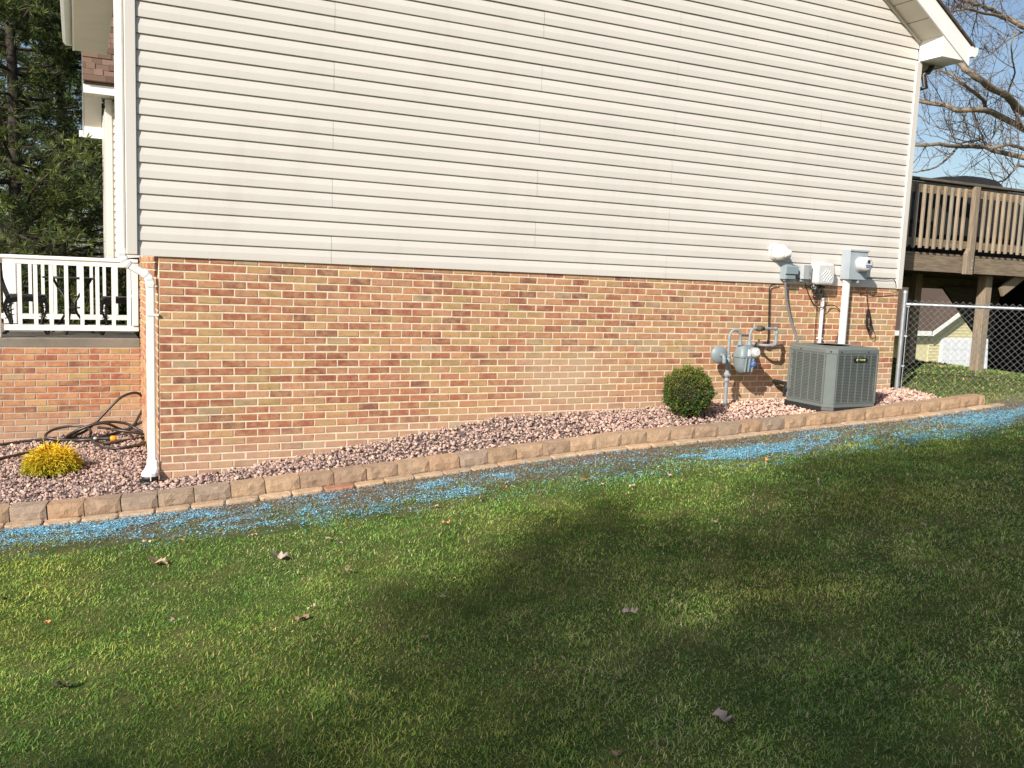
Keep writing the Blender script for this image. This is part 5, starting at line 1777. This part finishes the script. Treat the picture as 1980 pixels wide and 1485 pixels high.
LC = {'tan': (.50, .36, .23), 'orange': (.55, .27, .11), 'brown': (.28, .18, .11), 'grey': (.40, .315, .25), 'dark': (.06, .045, .035)}
LM = {}
for k, c in LC.items():
    LM[k] = pmat('dead_leaf_' + k, c, .75, .25, 30, spec=.2)
LEAVES = [(307, 1094, .15, 'tan', 'large tan curled oak leaf on the grass below the downspout'),
          (545, 1084, .145, 'grey', 'large grey-tan crumpled leaf on the grass right of the big tan one'),
          (283, 1055, .06, 'tan', 'small tan leaf just above the large tan oak leaf'), (353, 1052, .05, 'orange', 'small orange leaf above and right of the large tan oak leaf'), (491, 1042, .055, 'tan', 'small tan leaf at the end of the blue mulch above the crumpled grey leaf'), (634, 1049, .06, 'tan', 'small tan leaf right of the crumpled grey leaf'), (658, 1058, .05, 'grey', 'tiny grey leaf right of the crumpled grey leaf, beside a small tan one'),
          (675, 1113, .065, 'tan', 'small tan leaf below and right of the crumpled grey leaf'), (583, 1203, .085, 'brown', 'flat brown leaf near the middle of the sunlit lawn'), (602, 1184, .05, 'grey', 'small grey leaf just above the flat brown leaf'),
          (92, 1213, .055, 'orange', 'small orange leaf near the left edge of the lawn'), (332, 1209, .05, 'grey', 'small grey leaf left of the flat brown leaf'), (862, 1018, .06, 'orange', 'small orange leaf in the grass below the middle of the mulch strip'), (928, 971, .08, 'tan', 'tan leaf among dry thatch at the mulch edge, left of the standing orange leaf'),
          (978, 943, .08, 'orange', 'orange leaf standing at the edge of the blue mulch, mid lawn'), (1128, 934, .075, 'orange', 'bright orange leaf below the blue mulch right of centre'),
          (1042, 960, .07, 'brown', 'dark brown leaf just right of the standing orange leaf'), (845, 985, .06, 'tan', 'tan leaf on bare soil left of the thatch at the mulch edge'), (1162, 944, .05, 'tan', 'tiny tan leaf right of the bright orange leaf'), (1222, 946, .05, 'tan', 'tiny tan leaf below the blue mulch, second right of the bright orange leaf'), (1295, 925, .05, 'tan', 'tiny tan leaf in the sunlit grass patch right of centre'),
          (1481, 897, .085, 'orange', 'upright orange leaf at the edge of the shade near the blue mulch'), (1581, 938, .07, 'grey', 'pale grey leaf in the shade right of the upright orange leaf'), (1726, 953, .06, 'grey', 'pale grey leaf far right in the dark shade'), (1382, 1017, .06, 'grey', 'pale grey leaf at the foot of the sunlit patch right of centre'),
          (1218, 1190, .08, 'grey', 'grey leaf lying alone in the shaded middle lawn'), (1397, 1397, .11, 'grey', 'large curled leaf in the dark shaded foreground'), (1187, 1472, .05, 'brown', 'small brown leaf at the bottom edge of the lawn'),
          (120, 1334, .09, 'dark', 'dark shrivelled leaf in the lower left grass'), (1133, 1060, .06, 'brown', 'small brown leaf at the upper edge of the shade, mid lawn'), (1348, 1055, .045, 'brown', 'tiny brown leaf below the sunlit patch right of centre'), (1490, 1049, .06, 'brown', 'small brown leaf alone in the shade, right half of the lawn'), (822, 1243, .05, 'brown', 'small brown leaf in the half shade, lower middle lawn'),
          (1785, 1022, .05, 'grey', 'tiny grey leaf, rightmost on the shaded lawn'), (1683, 893, .05, 'grey', 'tiny grey leaf nearest the right end of the mulch strip'), (10, 1167, .06, 'dark', 'small dark leaf at the far left lawn edge'), (856, 1163, .05, 'grey', 'tiny grey leaf at the shade edge, middle of the lawn'), (1455, 968, .06, 'grey', 'grey leaf just below the upright orange leaf')]
lm = [leaf_mesh(k, 1.0) for k in range(6)]
for i, (px, py, L, kind, lab) in enumerate(LEAVES):
    P = on_ground(px, py)
    me = lm[i % 6].copy(); me.materials.clear(); me.materials.append(LM[kind])
    o = link_mesh('fallen_leaf', me, None, (P[0], P[1], P[2] + (.028 if L < .08 else .02)))
    o.scale = (L, L, L * 1.1)
    tl = .12 if L >= .1 else .35
    o.rotation_euler = (random.uniform(-tl, tl), random.uniform(-tl, tl), random.uniform(0, 6.28))
    if 'upright' in (lab or '') or 'standing' in (lab or ''): o.rotation_euler = (R(75), R(60), .4)
    tag(o, lab, 'leaf', 'fallen leaves on the lawn')

# ------------------------------------------------------------------ trees
def limb_tube(mb, pts, r0, r1, n=7, segs=18):
    Q = spline(pts, segs); k = len(Q)
    Q[1:-1] += rng.normal(0, r0 * .18, (k - 2, 3))
    mb.tube(Q, np.linspace(r0, r1, k), n)
    return Q


def twig(mb, p, d, L, r, lev, bend=.5):
    n = 5; pts = [np.array(p, float)]; d = np.array(d, float); d /= np.linalg.norm(d)
    for i in range(n):
        d = d + rng.normal(0, .25, 3) * bend + np.array([0, 0, .05]); d /= np.linalg.norm(d)
        pts.append(pts[-1] + d * L / n)
    mb.add(pts, np.linspace(r, r * .45, n + 1))
    if lev > 0:
        for i in range(1, n + 1):
            for _ in range(rng.integers(0, 3)):
                dd = d + rng.normal(0, .8, 3)
                twig(mb, pts[i], dd, L * rng.uniform(.35, .65), r * .55, lev - 1, bend)


oak = thing('bare_tree', 'bare leafless tree with crooked limbs behind the deck', 'tree', tuple(at(2230, 700, 9.0)))
TY = 9.0
trunk_top = at(2190, 120, TY)
tb0 = at(2230, 640, TY); tb0[2] = -3.0
mbk = MB(); limb_tube(mbk, [tb0, at(2225, 480, TY), at(2205, 300, TY), trunk_top, at(2180, -200, TY)], .42, .22, 10)
mbk.build('trunk', M['bark'], oak)
LIMBS = [([(2190, 120), (2080, 80), (1980, 50), (1937, 30), (1915, 16), (1883, 8), (1840, -5)], .13, .05),
         ([(1937, 31), (1905, 27), (1883, 19), (1858, 18), (1835, 28), (1828, 50)], .055, .02),
         ([(2200, 300), (2080, 270), (1980, 213), (1948, 189), (1910, 167), (1878, 143), (1850, 117), (1815, 95)], .17, .07),
         ([(1908, 212), (1897, 189), (1864, 164), (1845, 148), (1813, 132), (1780, 118)], .07, .03),
         ([(2200, 330), (2080, 300), (1980, 250), (1959, 237), (1932, 224), (1905, 213), (1870, 214), (1829, 206), (1775, 197), (1740, 190)], .15, .06),
         ([(2210, 400), (2080, 335), (1980, 304), (1937, 295), (1907, 286), (1878, 283), (1851, 283), (1816, 280), (1765, 279), (1735, 270)], .11, .05),
         ([(2080, 320), (1980, 289), (1950, 280), (1915, 286), (1900, 270), (1885, 272), (1850, 278)], .07, .035),
         ([(1852, 284), (1838, 300), (1812, 321), (1780, 331), (1755, 334)], .045, .018),
         ([(2215, 430), (2080, 350), (1980, 322), (1958, 332), (1943, 347), (1925, 354)], .06, .02),
         ([(1980, 250), (1950, 190), (1962, 140), (1955, 90), (1970, 40)], .04, .02),
         ([(1870, 214), (1862, 245), (1880, 270)], .025, .012), ([(1938, 232), (1925, 255), (1908, 285)], .035, .02),
         ([(1980, 60), (1945, 80), (1915, 105), (1880, 118)], .035, .012)]
for pts, r0, r1 in LIMBS:
    k = len(pts); y0 = TY + rng.uniform(-.3, .3)
    W3 = [at(px, py, y0 + .9 * math.sin(i * .9 + r0 * 40)) for i, (px, py) in enumerate(pts)]
    mb = MB(); tw = Sticks(4); Q = limb_tube(mb, W3, r0 * .8, r1 * .75, 8, 26)
    for i in range(3, len(Q)):
        px_n = 2 if r0 > .05 else 1
        for _ in range(px_n):
            if rng.uniform() < .42:
                d_ = rng.normal(0, 1, 3) * np.array([1, .7, .8]) + np.array([-.3, 0, .25])
                twig(tw, Q[i], d_, rng.uniform(.5, 1.9), rng.uniform(.009, .017), int(rng.integers(1, 3)))
    lo = mb.build('limb', M['bark'], oak)
    if tw.g: tag(tw.build('twigs', M['twig'], lo), kind='stuff')


def pine(name, label, base, H, r, seed, spread=3.2, z0=.6, ntuft=5200, dark=1.0, group='evergreens behind the porch'):
    g_ = np.random.default_rng(seed)
    t_ = thing(name, label, 'tree', base, group)
    bx, by, bz = base
    mb = MB(); mb.tube([(bx, by, bz), (bx + .05, by, bz + H * .4), (bx - .03, by, bz + H * .75), (bx, by, bz + H)], [r, r * .75, r * .4, .03], 10)
    mb.build('trunk', M['bark_dk'], t_)
    br = Sticks(4); TP = []; TD = []
    z = z0
    while z < H * .97:
        f = 1 - z / H
        nb = g_.integers(4, 7)
        for _ in range(nb):
            a = g_.uniform(0, 6.283); L = spread * (f ** .75) * g_.uniform(.55, 1.1) + .25
            rise = g_.uniform(-.12, .25)
            pts = [np.array([bx, by, bz + z])]
            d_ = np.array([math.cos(a), math.sin(a), rise])
            m = 6
            for i in range(m):
                d_ = d_ + g_.normal(0, .09, 3) + np.array([0, 0, .03]); pts.append(pts[-1] + d_ / np.linalg.norm(d_) * L / m)
            br.add(pts, np.linspace(.035 * (L / 3) + .012, .008, m + 1))
            for i in range(1, m + 1):
                for _ in range(3 if i > 1 else 1):
                    dd = d_ * .6 + g_.normal(0, .6, 3) * np.array([1, 1, .45]); dd /= np.linalg.norm(dd)
                    l2 = L * .26 * g_.uniform(.6, 1.2)
                    br.add([pts[i], pts[i] + dd * l2 * .5, pts[i] + dd * l2 + np.array([0, 0, .04])], [.010, .007, .004])
                    for s_ in np.linspace(.25, 1, 5):
                        TP.append(pts[i] + dd * l2 * s_ + g_.normal(0, .05, 3)); TD.append(dd)
        z += g_.uniform(.28, .5)
    tag(br.build('branches', M['bark_dk'], t_), kind='stuff')
    TP = np.array(TP); TD = np.array(TD)
    sel = g_.permutation(len(TP))[:ntuft]; TP = TP[sel]; TD = TD[sel]; m = len(TP)
    k = 11
    P = np.repeat(TP, k, 0); D_ = np.repeat(TD, k, 0) * .7 + g_.normal(0, .62, (m * k, 3)) + np.array([0, 0, .22]); D_ /= np.linalg.norm(D_, axis=1)[:, None]
    tone = np.repeat(g_.uniform(0, 1, m), k)[:, None]
    c = (np.array([.034, .060, .020]) * (1 - tone) + np.array([.15, .18, .045]) * tone) * g_.uniform(.7, 1.3, m * k)[:, None] * dark
    link_mesh('foliage', leaf_quads(P - np.array(base), D_, g_.uniform(.12, .21, m * k), .019, c, 'foliage', M['needle']), t_)
    return t_


p = at(28, 480, 13.0); pine('pine_tree', 'tall dark pine at the far left behind the porch railing', (p[0], 13.0, -2.3), 13.5, .14, 1, 3.6, .9, 11500)
p = at(120, 480, 17.5); pine('pine_tree', 'second pine rising between the far left pine and the house', (p[0], 17.5, -2.4), 15, .14, 2, 3.8, .9, 10000)
p = at(215, 480, 24.0); pine('pine_tree', 'pine farthest back, close to the wing of the house', (p[0], 24.0, -2.6), 14, .2, 3, 3.6, .8, 6000, .85)
p = at(-60, 480, 19.0); pine('pine_tree', 'pine at the left picture edge behind the tall dark pine', (p[0], 19.0, -2.4), 15, .22, 4, 3.8, .8, 3500, .85)
# low brush behind the porch
for j, (px, Y, h_, w_) in enumerate(((40, 12.2, 1.6, 1.5), (150, 12.6, 1.3, 1.3), (240, 12.0, 1.5, 1.2), (95, 14.5, 2.0, 1.7), (200, 15, 2.2, 1.8))):
    p = at(px, 560, Y); b_ = (p[0], Y, float(ground(p[0], Y)))
    s_ = thing('shrub', ['dark evergreen shrub behind the left part of the porch railing', 'low brown-green shrub behind the middle of the porch railing', 'shrub behind the right end of the porch railing', 'taller dark shrub under the pines, left of centre', 'taller dark shrub under the pines beside the wing'][j], 'shrub', b_)
    n = 5000; v = sph(n); v[:, 2] = np.abs(v[:, 2])
    P = v * np.array([w_, w_ * .7, h_]) * (rng.uniform(.3, 1, n) ** .4)[:, None] * (1 + .2 * np.sin(5 * v[:, 0] + j) * np.cos(6 * v[:, 2]))[:, None]
    Dv = v + rng.normal(0, .7, (n, 3)); Dv /= np.linalg.norm(Dv, axis=1)[:, None]
    c = np.array([[.05, .075, .02], [.10, .09, .03], [.12, .075, .04]])[rng.choice(3, n, p=[.5, .25, .25])] * rng.uniform(.6, 1.3, n)[:, None]
    link_mesh('foliage', leaf_quads(P, Dv, rng.uniform(.06, .14, n), .04, c, 'foliage', M['needle']), s_)
    mb = MB()
    for k in range(9):
        a = rng.uniform(0, 6.28); mb.tube([np.array(b_), np.array(b_) + np.array([math.cos(a) * w_ * .4, math.sin(a) * w_ * .3, h_ * .5]), np.array(b_) + np.array([math.cos(a) * w_ * .6, math.sin(a) * w_ * .4, h_ * .85])], [.03, .02, .008], 5)
    mb.build('stems', M['bark_dk'], s_)

# tall trees on the sun side of the lawn, out of view, whose shade falls on the grass
def shade_edge(x):
    return np.interp(x, [-3, -1, 0, .5, 1, 1.5, 2.2, 2.85, 3.0, 4.0, 4.2, 5, 6.4, 8, 10, 14], [-4.4, -4.0, -4.0, -3.75, -3.4, -3.1, -2.6, -2.45, -2.4, -2.4, -2.35, -2.2, -2.15, -2.1, -2.0, -1.9])


sd_ = -SUN
for ti, (xa, xb, t0, lab) in enumerate(((-3.5, 2.2, 33, 'tall pine standing across the lawn, whose shade reaches the left foreground'), (2.2, 7.2, 30, 'tall pine standing across the lawn, whose shade covers the middle foreground'), (7.2, 14, 35, 'tall pine standing across the lawn, whose shade covers the right foreground'))):
    g_ = np.random.default_rng(100 + ti)
    C3 = []
    for x in np.arange(xa, xb, .36):
        for y in np.arange(-10, -1.8, .36):
            gx = x + g_.uniform(-.15, .15); gy = y + g_.uniform(-.15, .15)
            e = float(shade_edge(gx)) - .22 - gy
            if e < 0: continue
            if gy > -3.55 and abs(gx - (3.65 + .64 * (gy + 2.5))) < .52: continue   # gap in the crown
            if gx < .6:
                pr = .38 + .5 * float(vnoise(gx * .9 + gy * .55, gy * .5 - gx * .3, 1.6, 12) > .5)
                if e < .5: pr *= .6
            else: pr = (.98 if e > .35 else .85) if gx > 4 else (.98 if e > .7 else .9 if e > .4 else .72)
            if g_.uniform() > pr: continue
            C3.append(np.array([gx, gy, float(ground(gx, gy))]) + sd_ * (t0 + g_.uniform(-3.5, 3.5)))
    C3 = np.array(C3); cen = C3.mean(0)
    base = (float(cen[0]), float(cen[1]) - .5, float(ground(cen[0], cen[1])))
    tr = thing('shade_tree', lab, 'tree', base, 'trees across the lawn')
    mb = MB(); top = np.array([cen[0], cen[1], C3[:, 2].max()])
    mb.tube([base, (np.array(base) + top) / 2, top], [.3, .22, .05], 10); mb.build('trunk', M['bark_dk'], tr)
    br = MB()
    for q in C3[::3]:
        h0 = max(base[2] + 4, q[2] - .25 * np.linalg.norm(q[:2] - cen[:2]))
        br.tube([(cen[0], cen[1] - .2, h0), (np.array([cen[0], cen[1], h0]) + q) / 2 + np.array([0, 0, .1]), q], [.06, .04, .012], 4, caps=False)
    br.build('branches', M['bark_dk'], tr)
    k = 42; m = len(C3)
    P = np.repeat(C3, k, 0) + g_.normal(0, .21, (m * k, 3)); Dv = g_.normal(size=(m * k, 3)); Dv /= np.linalg.norm(Dv, axis=1)[:, None]
    c = np.array([.05, .085, .025]) * g_.uniform(.6, 1.4, m * k)[:, None]
    link_mesh('foliage', leaf_quads(P - np.array(base), Dv, g_.uniform(.16, .3, m * k), .08, c, 'foliage', M['needle']), tr)
